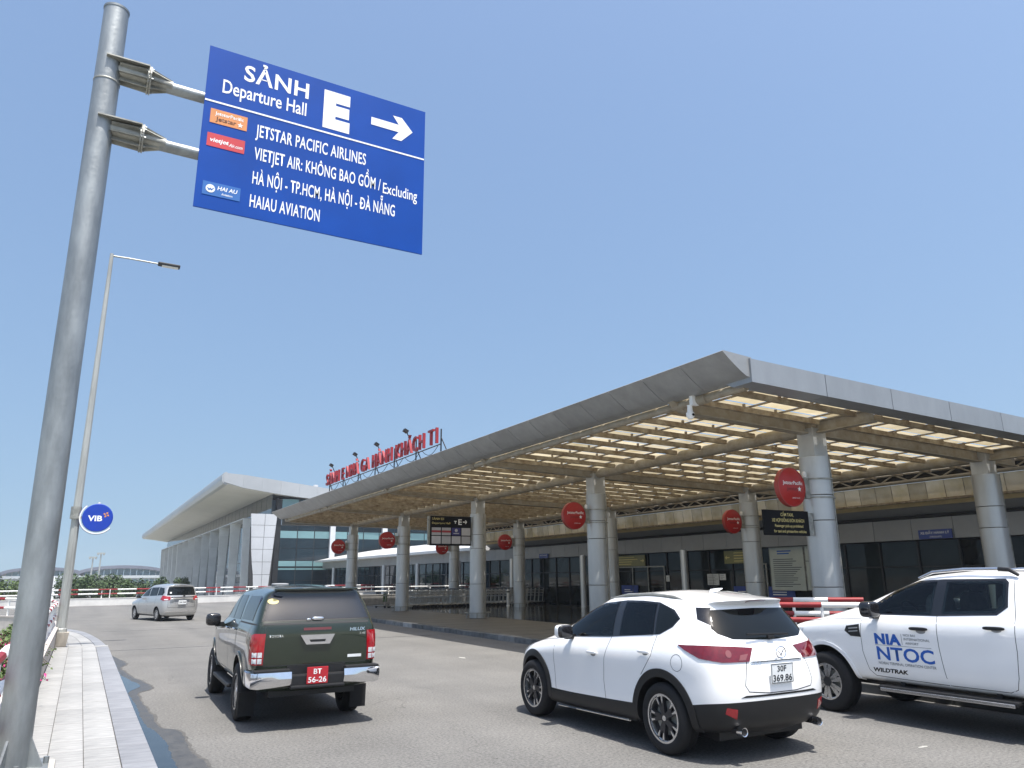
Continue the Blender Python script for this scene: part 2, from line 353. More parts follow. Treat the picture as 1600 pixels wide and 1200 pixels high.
M['damp'] = mat('damp asphalt', (.072, .070, .066), .45, noise=.35, nscale=5, bump=.3, bscale=60, rough_noise=.15)
M['water'] = mat('puddle water', (.020, .024, .028), .04, noise=.3, nscale=2, ior=1.33)
e1 = edge(OUT, 3.1, .055); e2 = edge(INN, 7.7, .045); e3 = edge([(x_+.035*min(1, (23-y_)/3), y_) for x_, y_ in OUT], 3.1, .075)
M['damp2'] = mat('half dry asphalt', (.095, .092, .086), .8, noise=.3, nscale=12, bump=.4, bscale=80)
for nm_, e_, m_, z_ in (('damp_patch', e3, 'damp2', .003), ('damp_patch', e1, 'damp', .005), ('puddle', e2, 'water', .008)):
    kind(MB().prism([(.838, e_[0][1])]+e_+[(.838, e_[-1][1])], 'z', -.01, z_).build(nm_, M[m_]), 'structure')

# left pavement: bed + separate stones
M['mortar'] = mat('pavement joint', (.11, .105, .095), .9, noise=.3, nscale=9)
M['tile'] = mat('white marble paving', (.345, .342, .33), .55, noise=.28, nscale=3.0, streak=(1.0, 5.0, 1), rand=.10, ndetail=8, dark=(.20, .198, .192), bump=.06, bscale=30)
M['kerbstone'] = mat('grey marble kerb', (.235, .238, .25), .5, noise=.3, nscale=2.5, streak=(1.2, 4.0, 1), rand=.08, ndetail=8, bump=.06, bscale=30)
ki = catmull(KERB[1:], 8); wi = catmull(WALL_IN[1:], 8)
pav = MB()
pav.b2(-.42, .80, 3, 24.05, -.02, .138)
def cross_pts(t):                                         # far curved stretch, t 0..1
    a = ki[min(int(t*(len(ki)-1)), len(ki)-1)]; b_ = wi[min(int(t*(len(wi)-1)), len(wi)-1)]; return b_, a
nk = 48
farL = resample(wi, .6); farR = resample(ki, .62); nf = min(len(farL), len(farR), 46)
pav.prism([(farL[k].x, farL[k].y) for k in range(nf)]+[(farR[k].x-.03, farR[k].y) for k in range(nf-1, -1, -1)], 'z', -.02, .118)
pavement = pav.build('pavement', M['mortar']); kind(pavement, 'structure')
proto = {}
def stone(name, x0, x1, y0, y1, z0, z1, mtl, parent, key):
    if key not in proto:
        bmv = MB().box((0, 0, 0), (x1-x0, y1-y0, z1-z0), bev=.006); o = bmv.build(name, mtl, parent); proto[key] = o.data
    else: o = link(name, proto[key], parent)
    o.location = ((x0+x1)/2, (y0+y1)/2, (z0+z1)/2); return o
g_ = .005; y = 4.2; row = 0
while y < 23.6:
    for c in range(3):
        off = random.uniform(-.002, .003); x0 = -.41+c*.3165
        stone('paving_stone', x0+g_/2, x0+.3165-g_/2, y+g_/2, y+.6-g_/2, .08, .152, M['tile'], pavement, 'tile').location.z += off
    y += .6
y = 4.2
while y < 23.2:
    stone('kerb_stone', .542+g_/2, .835, y+g_/2, y+.9-g_/2, -.05, .154, M['kerbstone'], pavement, 'kerb'); y += .9
y = 23.85
MB().b2(-.41, .835, 23.72, 24.0, -.05, .165, bev=.01).build('kerb_stone', M['tile'], pavement)
for k in range(1, nf-1):
    a0, a1, b0, b1 = farL[k], farL[k+1], farR[k], farR[k+1]
    cuts = [(0, .26), (.26, .52), (.52, .78), (.78, 1.0)]
    for j, (s0, s1) in enumerate(cuts):
        q = [a0.lerp(b0, s0+.004), a0.lerp(b0, s1-.004), a1.lerp(b1, s1-.004), a1.lerp(b1, s0+.004)]
        q[3] = q[0].lerp(q[3], .99); q[2] = q[1].lerp(q[2], .99)
        MB().prism([(p.x, p.y) for p in q], 'z', -.04 if j == 3 else .06, .132 if j < 3 else .134).build('kerb_stone' if j == 3 else 'paving_stone', M['kerbstone'] if j == 3 else M['tile'], pavement)

# ------------------------------------------------------------------ parapets with red and white rails
M['parapet'] = mat('parapet render', (.50, .46, .425), .85, noise=.2, nscale=2.2, ndetail=9, bump=.15, bscale=40)
M['parapetw'] = mat('whitewashed parapet', (.66, .65, .62), .8, noise=.14, nscale=1.2, ndetail=9, bump=.1, bscale=30)
def offset_path(pts, d):
    out = []
    for i, p in enumerate(pts):
        t_ = (pts[min(i+1, len(pts)-1)]-pts[max(i-1, 0)]).normalized(); out.append(p+Vector((-t_.y, t_.x, 0))*d)
    return out
def wall_strip(path, thick, z0, z1, side=1):
    o2 = offset_path(path, thick*side); n = len(path); vs = []
    for p, q in zip(path, o2): vs += [(p.x, p.y, z0), (p.x, p.y, z1), (q.x, q.y, z1), (q.x, q.y, z0)]
    fs = [(0, 1, 2, 3), tuple(4*(n-1)+k for k in (3, 2, 1, 0))]
    for i in range(n-1):
        for k in range(4): fs.append((4*i+k, 4*i+(k+1) % 4, 4*i+4+(k+1) % 4, 4*i+4+k))
    return MB().add(vs, fs)
def parapet(name, label, path, side, h, rails, seg, pstep, rad, wmat, twin=.0, lim=None, base=None, second='redp'):
    root = thing(name, label, 'parapet', base or path[0]); root.location.z = 0
    wall_strip(path, .22, -.3, h, side).build('wall', wmat, root, world=True)
    wall_strip(offset_path(path, -.02*side), .26, h, h+.05, side).build('coping', wmat, root, world=True)
    mid = offset_path(path, .11*side)
    rp = resample(mid, seg)
    for zr in rails:
        for k in range(len(rp)-1):
            a = rp[k]+Vector((0, 0, zr)); b_ = rp[k+1]+Vector((0, 0, zr)); d = (b_-a)*.004
            MB().tube([a+d, b_-d], rad, 8).build('rail', M['whitep'] if (k % 2 == 0) else M[second], root, smooth=True, world=True)
    pp = resample(mid, pstep)
    for p in pp:
        for s_ in ((-twin, twin) if twin else (0,)):
            MB().b2(p.x+s_-.03, p.x+s_+.03, p.y-.03, p.y+.03, h+.05, max(rails)+.01).build('post', M['whitep'], root, world=True)
    return root
near = [Vector((-.42, y_, 0)) for y_ in [3+k for k in range(0, 22)]]+catmull(WALL_IN[1:], 6)[1:]
parapet('parapet_railing', 'low pinkish wall with red and white pipe rails beside the marble pavement', near, 1, .60, (.92, 1.24), .85, 2.4, .045, M['parapet'], base=(-.5, 12, 0))
parapet('parapet_railing', 'long white parapet with red and white rails curving across the far road end', catmull(PARA, 6), 1, .50, (.86, 1.18), 1.35, 4.1, .05, M['parapetw'], twin=.28, base=(4, 68, 0))

# ------------------------------------------------------------------ terminal forecourt
M['slab'] = mat('forecourt paving', (.092, .087, .077), .6, noise=.3, nscale=1.2, ndetail=10, bump=.1, bscale=30)
M['granite'] = mat('polished granite floor', (.034, .032, .028), .10, noise=.4, nscale=1.5, ndetail=8, rough_noise=.05)
M['kerbdark'] = mat('dark kerb stone', (.13, .13, .125), .85, noise=.4, nscale=4, rand=.2, bump=.3, bscale=30)
M['kerbtop'] = mat('pale kerb stone', (.30, .29, .27), .8, noise=.35, nscale=4, rand=.3, bump=.2, bscale=30)
fc = MB().b2(11.55, 25.95, -20, 50.3, -.02, .152).build('forecourt', M['slab']); kind(fc, 'structure')
MB().b2(15.9, 25.95, -20, 50.2, .10, .156).build('granite_floor', M['granite'], fc)
for k in range(44):
    y0 = 6+k; MB().b2(11.28+random.uniform(-.012, .012), 11.56, y0+.008, y0+.992, -.05, .150+random.uniform(-.008, .012), bev=.015).build('kerb_stone', M['kerbdark'] if random.random() < .72 else M['kerbtop'], fc)
for k in range(29):                                                # drain joint lines of the outer paving
    y0 = 7+k*1.5; MB().b2(11.60, 15.85, y0-.006, y0+.006, .10, .1535).build('paving_joint', M['seam'], fc)

# ------------------------------------------------------------------ canopy
M['alu'] = mat('aluminium composite fascia', (.27, .285, .30), .38, .3, noise=.10, nscale=2.5, rand=.05, streak=(1, 1, .4))
M['alue'] = mat('aluminium eave sheet', (.31, .318, .322), .40, .25, noise=.18, nscale=2.5, rand=.06)
M['column'] = mat('column cladding', (.46, .47, .47), .36, .45, noise=.12, nscale=2, rand=.06, streak=(1, 1, .3))
M['steeltan'] = mat('canopy steel with painted warm light', (.30, .277, .228), .55, noise=.32, nscale=3.5, ndetail=9, dark=(.22, .18, .12))  # tan carries the yellow light under the roof sheets in the base colour
M['rusty'] = mat('rust stained purlin', (.30, .265, .20), .65, noise=.5, nscale=4.5, ndetail=9, dark=(.13, .085, .045))
mat_translucent('polycarbonate roof sheet', (.58, .505, .36), .55); M['poly'] = MATS['polycarbonate roof sheet']
M['darkgap'] = mat('dark recess', (.02, .018, .015), .9)
YC = [11.96+9*i for i in range(5)]; X1, X2 = 15.09, 22.34
zs = lambda x: -.026*(x-10.6)
CAN = thing('canopy', 'large steel and polycarbonate canopy with grey metal fascia over the forecourt', 'canopy', (15, 12, .15))
def can(mb, name, m, parent=CAN, smooth=False): return mb.build(name, m, parent, smooth=smooth, world=True)
# columns: thing > column > cladding, cap, guard ring
cp = None
for i in range(5):
    for X in (X1, X2):
        top = 4.58; dz = zs(X)-zs(X1)
        if cp is None:
            c = MB().lathe([(.30, .0), (.30, 4.40)], 'z', 24).build('column', M['darkgap'], CAN)
            for z0, z1 in ((.0, 1.405), (1.42, 2.91), (2.925, 3.50), (3.515, 4.42)):
                ring = MB().lathe([(.26, z0), (.346, z0), (.352, z0+.006), (.352, z0+.02), (.352, (z0+z1)/2), (.352, z1-.02), (.352, z1-.006), (.346, z1), (.26, z1)], 'z', 40)
                ring.build('cladding_panel', M['column'], c, smooth=True)
            MB().b2(.09, .12, -.355, -.330, .0, 4.42).build('seam_strip', M['galvd'], c)
            MB().b2(-.235, .235, -.235, .235, 4.423, 5.11, bev=.012).build('cap', M['column'], c)
            gr = MB().lathe([(.50, .20), (.57, .20), (.57, .235), (.50, .235), (.50, .20)], 'z', 32)
            for a in range(6): gr.tube([(.535*math.cos(a*math.pi/3), .535*math.sin(a*math.pi/3), 0), (.535*math.cos(a*math.pi/3), .535*math.sin(a*math.pi/3), .22)], .02, 6)
            gr.build('guard_ring', M['galvd'], c, smooth=True); cp = c
        else: c = copy_tree(cp, CAN)
        c.location = Vector((X, YC[i], .156))-CAN.location
def ibeam(mb, p0, p1, depth, wid, tf=.03, tw=.03):
    p0 = Vector(p0); p1 = Vector(p1); d = (p1-p0); l = d.length; d.normalize(); s_ = d.cross(Vector((0, 0, 1))).normalized(); u_ = s_.cross(d)
    rot = Matrix((d, s_, u_)).transposed(); c = (p0+p1)/2
    mb.box(c+u_*(depth/2-tf/2), (l, wid, tf), rot); mb.box(c-u_*(depth/2-tf/2), (l, wid, tf), rot); mb.box(c, (l, tw, depth-2*tf), rot); return mb
ZB = 5.41                                                           # beam axis height at x = 10.6
for i, Y in enumerate(YC):
    # cantilever to the eave with an upswept tip
    mb = MB(); ibeam(mb, (X1-.1, Y, ZB+zs(X1)), (11.15, Y, ZB+zs(11.15)+.04), .33, .24)
    prof = [(11.2, 5.26), (10.98, 5.30), (10.78, 5.40), (10.66, 5.52), (10.60, 5.60), (10.70, 5.62), (10.86, 5.55), (11.0, 5.52), (11.2, 5.585)]
    mb.prism(prof, 'y', Y-.10, Y+.10); can(mb, 'cantilever_beam', M['steeltan'])
    can(ibeam(MB(), (X1+.1, Y, ZB+zs(X1)), (X2, Y, ZB+zs(X2)), .36, .26), 'cross_beam', M['steeltan'])
    can(ibeam(MB(), (X2, Y, ZB+zs(X2)), (24.05, Y, ZB+zs(24)), .30, .22), 'cross_beam', M['steeltan'])
    for X in (X1, X2):
        y1 = YC[i+1] if i < 4 else 48.7
        can(MB().tube([(X, Y+.14, ZB+zs(X)-.02), (X, y1-.14, ZB+zs(X)-.02)], .16, 16), 'longitudinal_beam', M['steeltan'], smooth=True)
        if i == 0: can(ibeam(MB(), (X, Y-.14, ZB+zs(X)), (X, 10.25, ZB+zs(X)), .30, .22), 'end_beam', M['steeltan'])
        can(MB().b2(X-.20, X+.20, Y-.20, Y+.20, ZB+zs(X)-.19, ZB+zs(X)+.18), 'beam_node', M['steeltan'])
        can(MB().b2(X-.15, X+.15, Y-.15, Y+.15, 4.9, ZB+zs(X)-.19), 'beam_node', M['darkgap'])
# purlins, one every metre, in two lengths; studs carry the sheets
yp = [10.55+k*1.0 for k in range(39)]
for k, Y in enumerate(yp):
    if min(abs(Y-q) for q in YC) < .3: continue
    for xa, xb in ((10.95, X1-.22), (X1+.22, X2-.2), (X2+.2, 24.0)):
        mb = MB(); p0 = Vector((xa, Y, 5.445+zs(xa))); p1 = Vector((xb, Y, 5.445+zs(xb)))
        mb.add([(xx_, Y+sy_*.04, zz_+zs(xx_)) for xx_ in (xa, xb) for sy_, zz_ in ((-1, 5.405), (1, 5.405), (1, 5.525), (-1, 5.525))], [(0, 1, 2, 3), (7, 6, 5, 4), (0, 4, 5, 1), (1, 5, 6, 2), (2, 6, 7, 3), (3, 7, 4, 0)])
        for q in range(int((xb-xa))): 
            xx = xa+.5+q; mb.b2(xx-.025, xx+.025, Y-.025, Y+.025, 5.528+zs(xx), 5.60+zs(xx))
        can(mb, 'purlin', M['rusty'])
# glazing bars along the building and the sheets between them
xb = [10.72+1.02*k for k in range(14)]
for x in xb: can(MB().b2(x-.022, x+.022, 10.0, 48.5, 5.575+zs(x), 5.612+zs(x)), 'glazing_bar', M['rusty'])
cells = []
ye = [9.95]+[y_ for y_ in yp]+[48.6]
for a, b_ in zip(ye, ye[1:]):
    for x in xb[:-1]: cells.append((x, a, b_))
cells.sort(key=lambda c_: math.hypot(c_[0], c_[1])); stuff = MB(); pp = {}
for n_, (x, a, b_) in enumerate(cells):
    x0, x1 = x+.02, x+1.0; z0, z1 = 5.618+zs(x0), 5.618+zs(x1); j = random.uniform(-.006, .006)
    vs = [(x0, a+.03, z0+j), (x1, a+.03, z1+j), (x1, b_-.03, z1-j), (x0, b_-.03, z0-j)]
    vs += [(p[0], p[1], p[2]+.008) for p in vs]; fs = [(0, 3, 2, 1), (4, 5, 6, 7), (0, 1, 5, 4), (1, 2, 6, 5), (2, 3, 7, 6), (3, 0, 4, 7)]
    if n_ < 290: can(MB().add([vs[q] for q in range(4)], [(0, 1, 2, 3)]), 'roof_sheet', M['poly'])
    else: stuff.add(vs[:4], [(0, 1, 2, 3)])
kind(can(stuff, 'roof_sheet', M['poly']), 'stuff')
# eave fascia along the road: wing-shaped panels
wing = [(9.98, 5.93), (10.14, 5.80), (10.32, 5.665), (10.48, 5.56), (10.58, 5.51), (10.80, 5.49), (10.80, 5.80), (10.72, 5.90), (10.0, 5.945)]
y = 9.66; k = 0
while y < 48.6:
    y1 = min(y+1.2, 48.75); can(MB().prism(wing, 'y', y+.008, y1-.008), 'fascia_panel', M['alue'], smooth=True); y = y1
can(MB().tube([(10.88, 10.0, 5.42), (10.88, 48.9, 5.42)], .085, 14), 'gutter_pipe', M['steeltan'], smooth=True)
for Y in [YC[0]-.9, YC[1]+.8, YC[3]+1.3]: can(MB().tube([(10.88, Y, 5.42), (10.88, Y+.3, 5.42)], .115, 14), 'pipe_collar', M['steeltan'], smooth=True)
# end fascia facing the camera
x = 10.64; k = 0
while x < 24.2:
    x1 = min(x+2.12, 24.3); d0, d1 = zs(x), zs(x1); e = .008
    sec = lambda X, d: [(X, 9.62, 5.40+d), (X, 9.62, 5.86+d), (X, 9.72, 5.88+d), (X, 10.30, 5.72+d), (X, 10.30, 5.50+d), (X, 10.12, 5.40+d)]
    a = sec(x+e, d0); b_ = sec(x1-e, d1); n = 6
    can(MB().add(a+b_, [tuple(range(n))[::-1], tuple(range(n, 2*n))]+[(q, (q+1) % n, n+(q+1) % n, n+q) for q in range(n)]), 'fascia_panel', M['alu'])
    x = x1
can(MB().b2(10.64, 24.3, 48.6, 48.9, 5.16, 5.62), 'end_fascia', M['alu'])
# dark inner truss and hanging polycarbonate band towards the terminal
zt = zs(24.1)
tr = MB(); tr.tube([(24.15, 9.8, 5.50+zt), (24.15, 48.6, 5.50+zt)], .05, 8); tr.tube([(24.15, 9.8, 5.24+zt), (24.15, 48.6, 5.24+zt)], .05, 8)
k = 0; y = 9.9
while y < 48.2:
    tr.tube([(24.15, y, (5.50 if k % 2 else 5.24)+zt), (24.15, y+.55, (5.24 if k % 2 else 5.50)+zt)], .028, 6); y += .55; k += 1
can(tr, 'lattice_truss', M['steeltan'])
y = 6.2
while y < 48.6:
    can(MB().add([(24.40, y+.002, 5.18+zt), (24.40, y+.628, 5.18+zt), (24.45, y+.628, 4.62+zt), (24.45, y+.002, 4.62+zt)], [(0, 1, 2, 3)]), 'side_sheet', M['poly']); can(MB().tube([(24.385, y, 5.18+zt), (24.435, y, 4.62+zt)], .012, 4), 'sheet_bar', M['rusty']); y += .63
can(MB().tube([(24.44, 6, 4.57+zt), (24.44, 48.6, 4.57+zt)], .045, 8), 'gutter_pipe', M['rusty'], smooth=True)
can(MB().b2(24.26, 24.44, 6, 48.6, 5.19+zt, 5.23+zt), 'flashing', M['alu'])
can(MB().b2(24.22, 24.25, 6, 48.9, 5.22+zt, 5.58+zt), 'sky_blocking_plate', M['darkgap'])  # dark plate added so no bright sky shows through the truss
# camera unit under the near corner
lamp = thing('security_camera', 'white security camera hanging under the near corner of the canopy roof', 'camera', (10.75, 11.35, 5.35))
MB().b2(-.06, .12, -.05, .05, -.05, .20, bev=.01).build('bracket', M['whitep'], lamp)
MB().lathe([(0, -.36), (.05, -.35), (.085, -.29), (.085, -.22), (.06, -.20), (.05, -.08), (.06, -.06), (.0, -.05)], 'z', 20, (-.10, 0, 0)).build('housing', M['whitep'], lamp, smooth=True)
MB().lathe([(0, -.012), (.028, -.012), (.028, .012), (0, .012)], 'y', 14, (-.10, -.085, -.27)).build('lens', M['blackgloss'], lamp)

# red rooftop letters
M['letterred'] = mat('red letter face', (.30, .022, .03), .45, noise=.2, nscale=4); M['letterside'] = mat('red letter side', (.30, .03, .04), .5)
rs = thing('rooftop_sign', 'row of red block letters standing on the canopy eave', 'sign', (10.75, 31, 5.9))
msg = 'SẢNH E NHÀ GA HÀNH KHÁCH T1'
text_obj('lettering', msg, (10.55, 38.45, 6.52), (0, -1, 0), (0, 0, 1), 14.25, .60, M['letterred'], rs, bold=0, ext=.10, world=True, lift=-.05, split=True, spacing=1.14)
for k in range(7):
    Y = 24.2+k*2.36
    MB().b2(10.68, 10.72, Y-.02, Y+.02, 5.9, 7.05).build('post', M['mullion'], rs, world=True)
    MB().tube([(10.70, Y, 6.75), (10.70, Y-.75, 5.92)], .022, 6).build('brace', M['mullion'], rs, world=True)
for zr in (6.50,): MB().b2(10.685, 10.715, 24.2, 38.45, zr-.015, zr+.015).build('rail', M['mullion'], rs, world=True)
for k in range(8):
    a = Vector((10.66, 24.3+k*1.75, 6.5)); MB().tube([a+Vector((0, 1.6*t_, -.28*math.sin(math.pi*t_))) for t_ in [q/8 for q in range(9)]], .012, 5).build('cable', M['inkblack'], rs, world=True)
for Y in (37.4, 33.5, 30.5, 27.1):
    MB().tube([(10.66, Y, 7.1), (10.5, Y, 7.42)], .02, 6).box((10.46, Y, 7.45), (.18, .20, .11), Euler((0, .5, 0)).to_matrix()).build('floodlight', M['blackplastic'], rs, world=True)

# ------------------------------------------------------------------ terminal building
M['fglass'] = mat('dark facade glass', (.012, .017, .019), .03, noise=.5, nscale=.7, spec=.22, rand=.85)
M['fglassb'] = mat('blue facade glass', (.010, .021, .030), .03, noise=.3, nscale=.5, spec=.42, rand=.25)
M['mullion'] = mat('dark mullion', (.025, .026, .028), .45, spec=.3)
M['compgrey'] = mat('grey composite panel', (.27, .275, .28), .45, .1, noise=.08, nscale=2, rand=.05)
M['cream'] = mat('beige soffit with painted yellow light', (.62, .50, .27), .6, noise=.2, nscale=1.5)  # beige surface; the yellow light falling on it is put into the colour
M['roofwhite'] = mat('white metal roof', (.62, .62, .61), .4, .1, noise=.12, nscale=1.2)
M['renderwhite'] = mat('white facade paint', (.68, .69, .69), .6, noise=.1, nscale=1.5)
TB = thing('terminal_building', 'long terminal front with dark glass, grey panel band and white roof behind the canopy', 'building', (26, 20, .15))
def tb(mb, name, m, parent=TB, smooth=False): return mb.build(name, m, parent, smooth=smooth, world=True)
tb(MB().b2(26.08, 44, -14, 92.6, -6, 3.9), 'wall', M['mullion'])
pane = {}
def shared(key, make, name, m, parent, loc):
    if key not in pane: o = make().build(name, m, parent); pane[key] = o.data
    else: o = link(name, pane[key], parent)
    o.location = Vector(loc)-(Vector(parent.location) if parent.parent is None else Vector((0, 0, 0))); return o
y = -11.9
while y < 92:
    blue = y > 49
    for z0, z1 in ((.20, 2.05), (2.11, 2.97)):
        o = shared(('p', z0, blue), lambda: MB().box((0, 0, 0), (.03, 1.42, z1-z0)), 'window_pane', M['fglassb'] if blue else M['fglass'], TB, (26.0, y+.75, (z0+z1)/2))
        o.rotation_euler = (0, random.uniform(-.004, .004), random.uniform(-.006, .006))
    shared('mul', lambda: MB().b2(-.06, .06, -.035, .035, 0, 2.85), 'mullion', M['mullion'], TB, (25.99, y, .15))
    y += 1.5
tb(MB().b2(25.96, 26.06, -12, 92, 2.055, 2.105), 'transom', M['mullion'])
y = -12
while y < 92.4:
    tb(MB().b2(25.58, 25.64, y+.008, y+1.492, 3.0, 3.72), 'wall_panel', M['compgrey']); y += 1.5
tb(MB().b2(25.64, 26.1, -12, 92.5, 2.98, 3.74), 'band_core', M['mullion'])
tb(MB().tube([(25.55, -12, 3.79), (25.55, 48.8, 3.79)], .055, 8), 'drain_pipe', M['mullion'])
tb(MB().prism([(26.1, 3.75), (25.62, 3.86), (25.25, 4.10), (25.28, 4.14), (26.1, 4.0)], 'y', -12, 48.9), 'soffit_strip', M['compgrey'])
tb(MB().prism([(25.24, 4.11), (24.66, 4.52), (24.70, 4.56), (25.30, 4.16)], 'y', -12, 48.9), 'soffit', M['cream'])
for Y in [19.2-8.25*k for k in (1, 2)]+[27.5, 35.9, 44.1, 52.3, 60.5, 68.8, 77, 85.3]:
    o = shared('pil', lambda: MB().lathe([(.17, 0), (.17, .9), (.165, .905), (.165, .915), (.17, .92), (.17, 2.86)], 'z', 20), 'pillar', M['column'], TB, (24.75, Y, .15))
# low white roof of the far wing
rp_ = [(24.55, 3.80), (24.6, 3.92), (26.5, 4.32), (29.0, 4.78), (32, 5.25), (36, 5.7), (44, 6.0), (44, 3.8), (25.6, 3.72)]
tb(MB().prism(rp_, 'y', 49.2, 92.9), 'roof', M['roofwhite'])
tb(MB().b2(24.52, 24.62, 49.2, 92.95, 3.74, 3.95), 'roof_edge', M['roofwhite'])
tb(MB().prism([(26.1, 4.0), (26.1, 5.0), (44, 5.3), (44, 3.9)], 'y', -12, 49.1), 'roof', M['roofwhite'])
# wing parapet beside the trolley bay
pl = parapet('parapet_railing', 'low wall with white and grey rails behind the luggage trolleys', [Vector((x_, 50.5, 0)) for x_ in (12.4, 14, 16, 17.6, 20, 23, 25.5)], 1, .72, (.98, 1.25), 1.3, 3.1, .04, M['kerbtop'], base=(18, 50.5, 0), second='compgrey')

for Y in (34.2, 32.9, 31.6, 30.3, 24.6, 23.6): tb(MB().b2(25.90, 25.95, Y-.03, Y+.03, .156, 2.32), 'door_frame', M['galvd'])
for Y0, Y1 in ((30.3, 34.2), (23.6, 24.6)): tb(MB().b2(25.895, 25.955, Y0, Y1, 2.27, 2.33), 'door_head', M['galvd'])
# door signs, notices
def board(name, label, cat, x, y0, y1, z0, z1, m, th=.04, rim=None):
    b_ = thing(name, label, cat, (x, (y0+y1)/2, z0)); MB().b2(x-th, x, min(y0, y1), max(y0, y1), z0, z1).build('panel', m, b_, world=True)
    if rim:
        MB().b2(x-th-.01, x+.005, min(y0, y1)-.03, min(y0, y1), z0-.03, z1+.03).b2(x-th-.01, x+.005, max(y0, y1), max(y0, y1)+.03, z0-.03, z1+.03).b2(x-th-.01, x+.005, min(y0, y1), max(y0, y1), z1, z1+.03).b2(x-th-.01, x+.005, min(y0, y1), max(y0, y1), z0-.03, z0).build('frame', rim, b_, world=True)
    return b_
M['olive'] = mat('olive exit sign', (.20, .19, .07), .4); M['paper'] = mat('paper notice', (.60, .61, .60), .7, noise=.1, nscale=5)
M['noticegreen'] = mat('pale green notice', (.46, .50, .46), .5, noise=.08, nscale=2); M['deepblue'] = mat('blue sign', (.03, .055, .24), .4)
def lines(b_, x, y0, y1, zs_, h, m, name='lettering'):
    mb = MB(); rr = random.Random(int(y0*100))
    for z_ in zs_:
        y = y0-.06
        e = y1+.06+rr.uniform(0, .35)*(abs(y0-y1))
        mb.b2(x-.003, x, min(y, e), max(y, e), z_, z_+h)
    mb.build(name, m, b_, world=True)
def arrow_poly(c, s, flip=1):
    return [(c[0]+flip*s*px_, c[1]+s*pz) for px_, pz in ((-.5, .08), (.1, .08), (.1, .3), (.5, 0), (.1, -.3), (.1, -.08), (-.5, -.08))]
for (y0, y1, lab, ay, fl) in ((34.1, 31.75, 'olive exit sign with an arrow over the glass doors beside the far pillar', 31.95, -1), (26.0, 23.9, 'olive exit sign with arrows above the doors left of the notice board', 25.8, 1)):
    b_ = board('door_sign', lab, 'sign', 25.9, y0, y1, 2.35, 2.92, M['olive'])
    lines(b_, 25.855, y0-.55 if fl > 0 else y0, y1 if fl > 0 else y1+.5, (2.44, 2.56, 2.68, 2.80), .035, M['inkyellow'])
    MB().prism(arrow_poly((ay, 2.62), .3, fl), 'x', 25.850, 25.856).build('arrow', M['inkyellow'], b_, world=True)
nb = board('notice_board', 'tall pale green notice board covered with print beside the near column', 'notice board', 25.85, 23.25, 21.5, 1.22, 2.96, M['noticegreen'], rim=M['galvd'])
lines(nb, 25.80, 22.9, 21.8, (2.78, 2.68), .05, M['inkblue']); lines(nb, 25.80, 23.15, 21.55, [1.35+.085*k for k in range(14)], .03, M['inkgrey'])
nb = board('notice_board', 'pale route map board with a blue line next to the tall notice board', 'notice board', 25.85, 21.4, 20.2, 1.24, 2.96, M['noticegreen'], rim=M['galvd'])
MB().b2(25.80, 25.805, 20.2, 21.4, 2.36, 2.38).build('rule', M['inkblack'], nb, world=True)
MB().prism([(20.75, 2.05), (21.0, 2.0), (20.6, 1.35), (20.45, 1.3), (20.5, 1.25), (20.7, 1.3), (20.95, 1.95), (20.72, 1.98)], 'x', 25.797, 25.803).build('map_line', M['inkblue'], nb, world=True)
lines(nb, 25.80, 20.95, 20.75, (2.15, 2.22, 1.5), .04, M['inkgrey'])
for (y0, y1, z0, z1, lab) in ((27.25, 26.5, 1.40, 1.90, 'pair of white paper notices taped to the dark doors'), (26.45, 26.05, 1.62, 1.90, 'small white paper notice right of the paper pair'), (30.2, 29.95, 1.55, 1.85, 'single white sheet on the glass door by the far pillar')):
    b_ = board('paper_notice', lab, 'notice', 25.93, y0, y1, z0, z1, M['paper'], .01); lines(b_, 25.917, y0, y1, [z0+.05+.07*k for k in range(int((z1-z0)/.08))], .015, M['inkgrey'])
    if y0-y1 > .6: MB().b2(25.916, 25.9185, (y0+y1)/2-.01, (y0+y1)/2+.01, z0, z1).build('rule', M['inkgrey'], b_, world=True)
b_ = board('trolley_sign', 'blue sign reading XE DAY HANH LY hanging over the near dark glass', 'sign', 25.52, 16.2, 15.02, 3.0, 3.31, M['deepblue'])
text_obj('lettering', 'XE ÐẨY HÀNH LÝ', (25.475, 16.13, 3.16), (0, -1, 0), (0, 0, 1), 1.03, .085, M['signwhite'], b_, bold=.008, world=True)
text_obj('lettering', '(TROLLEY)', (25.475, 15.8, 3.04), (0, -1, 0), (0, 0, 1), .42, .055, M['signwhite'], b_, world=True)
b_ = board('trolley_sign', 'small blue sign on the grey band above the far trolleys', 'sign', 25.52, 41.85, 40.8, 2.98, 3.25, M['deepblue'])
text_obj('lettering', 'XE ÐẨY HÀNH LÝ', (25.475, 41.75, 3.12), (0, -1, 0), (0, 0, 1), .88, .07, M['signwhite'], b_, world=True)
# blue kiosks seen low in the glass doors
for k, (Y, lab) in enumerate(((33.2, 'low blue counter inside the doors by the far pillar'), (24.9, 'low blue counter panel left of the notice board'), (22.9, 'low blue panel with white lettering strip under the notice board'))):
    b_ = board('counter_panel', lab, 'counter', 25.94, Y+.7, Y-.7, .9, 1.35, M['deepblue']); lines(b_, 25.895, Y+.5, Y-.4, (1.0, 1.1), .04, M['signwhite'])

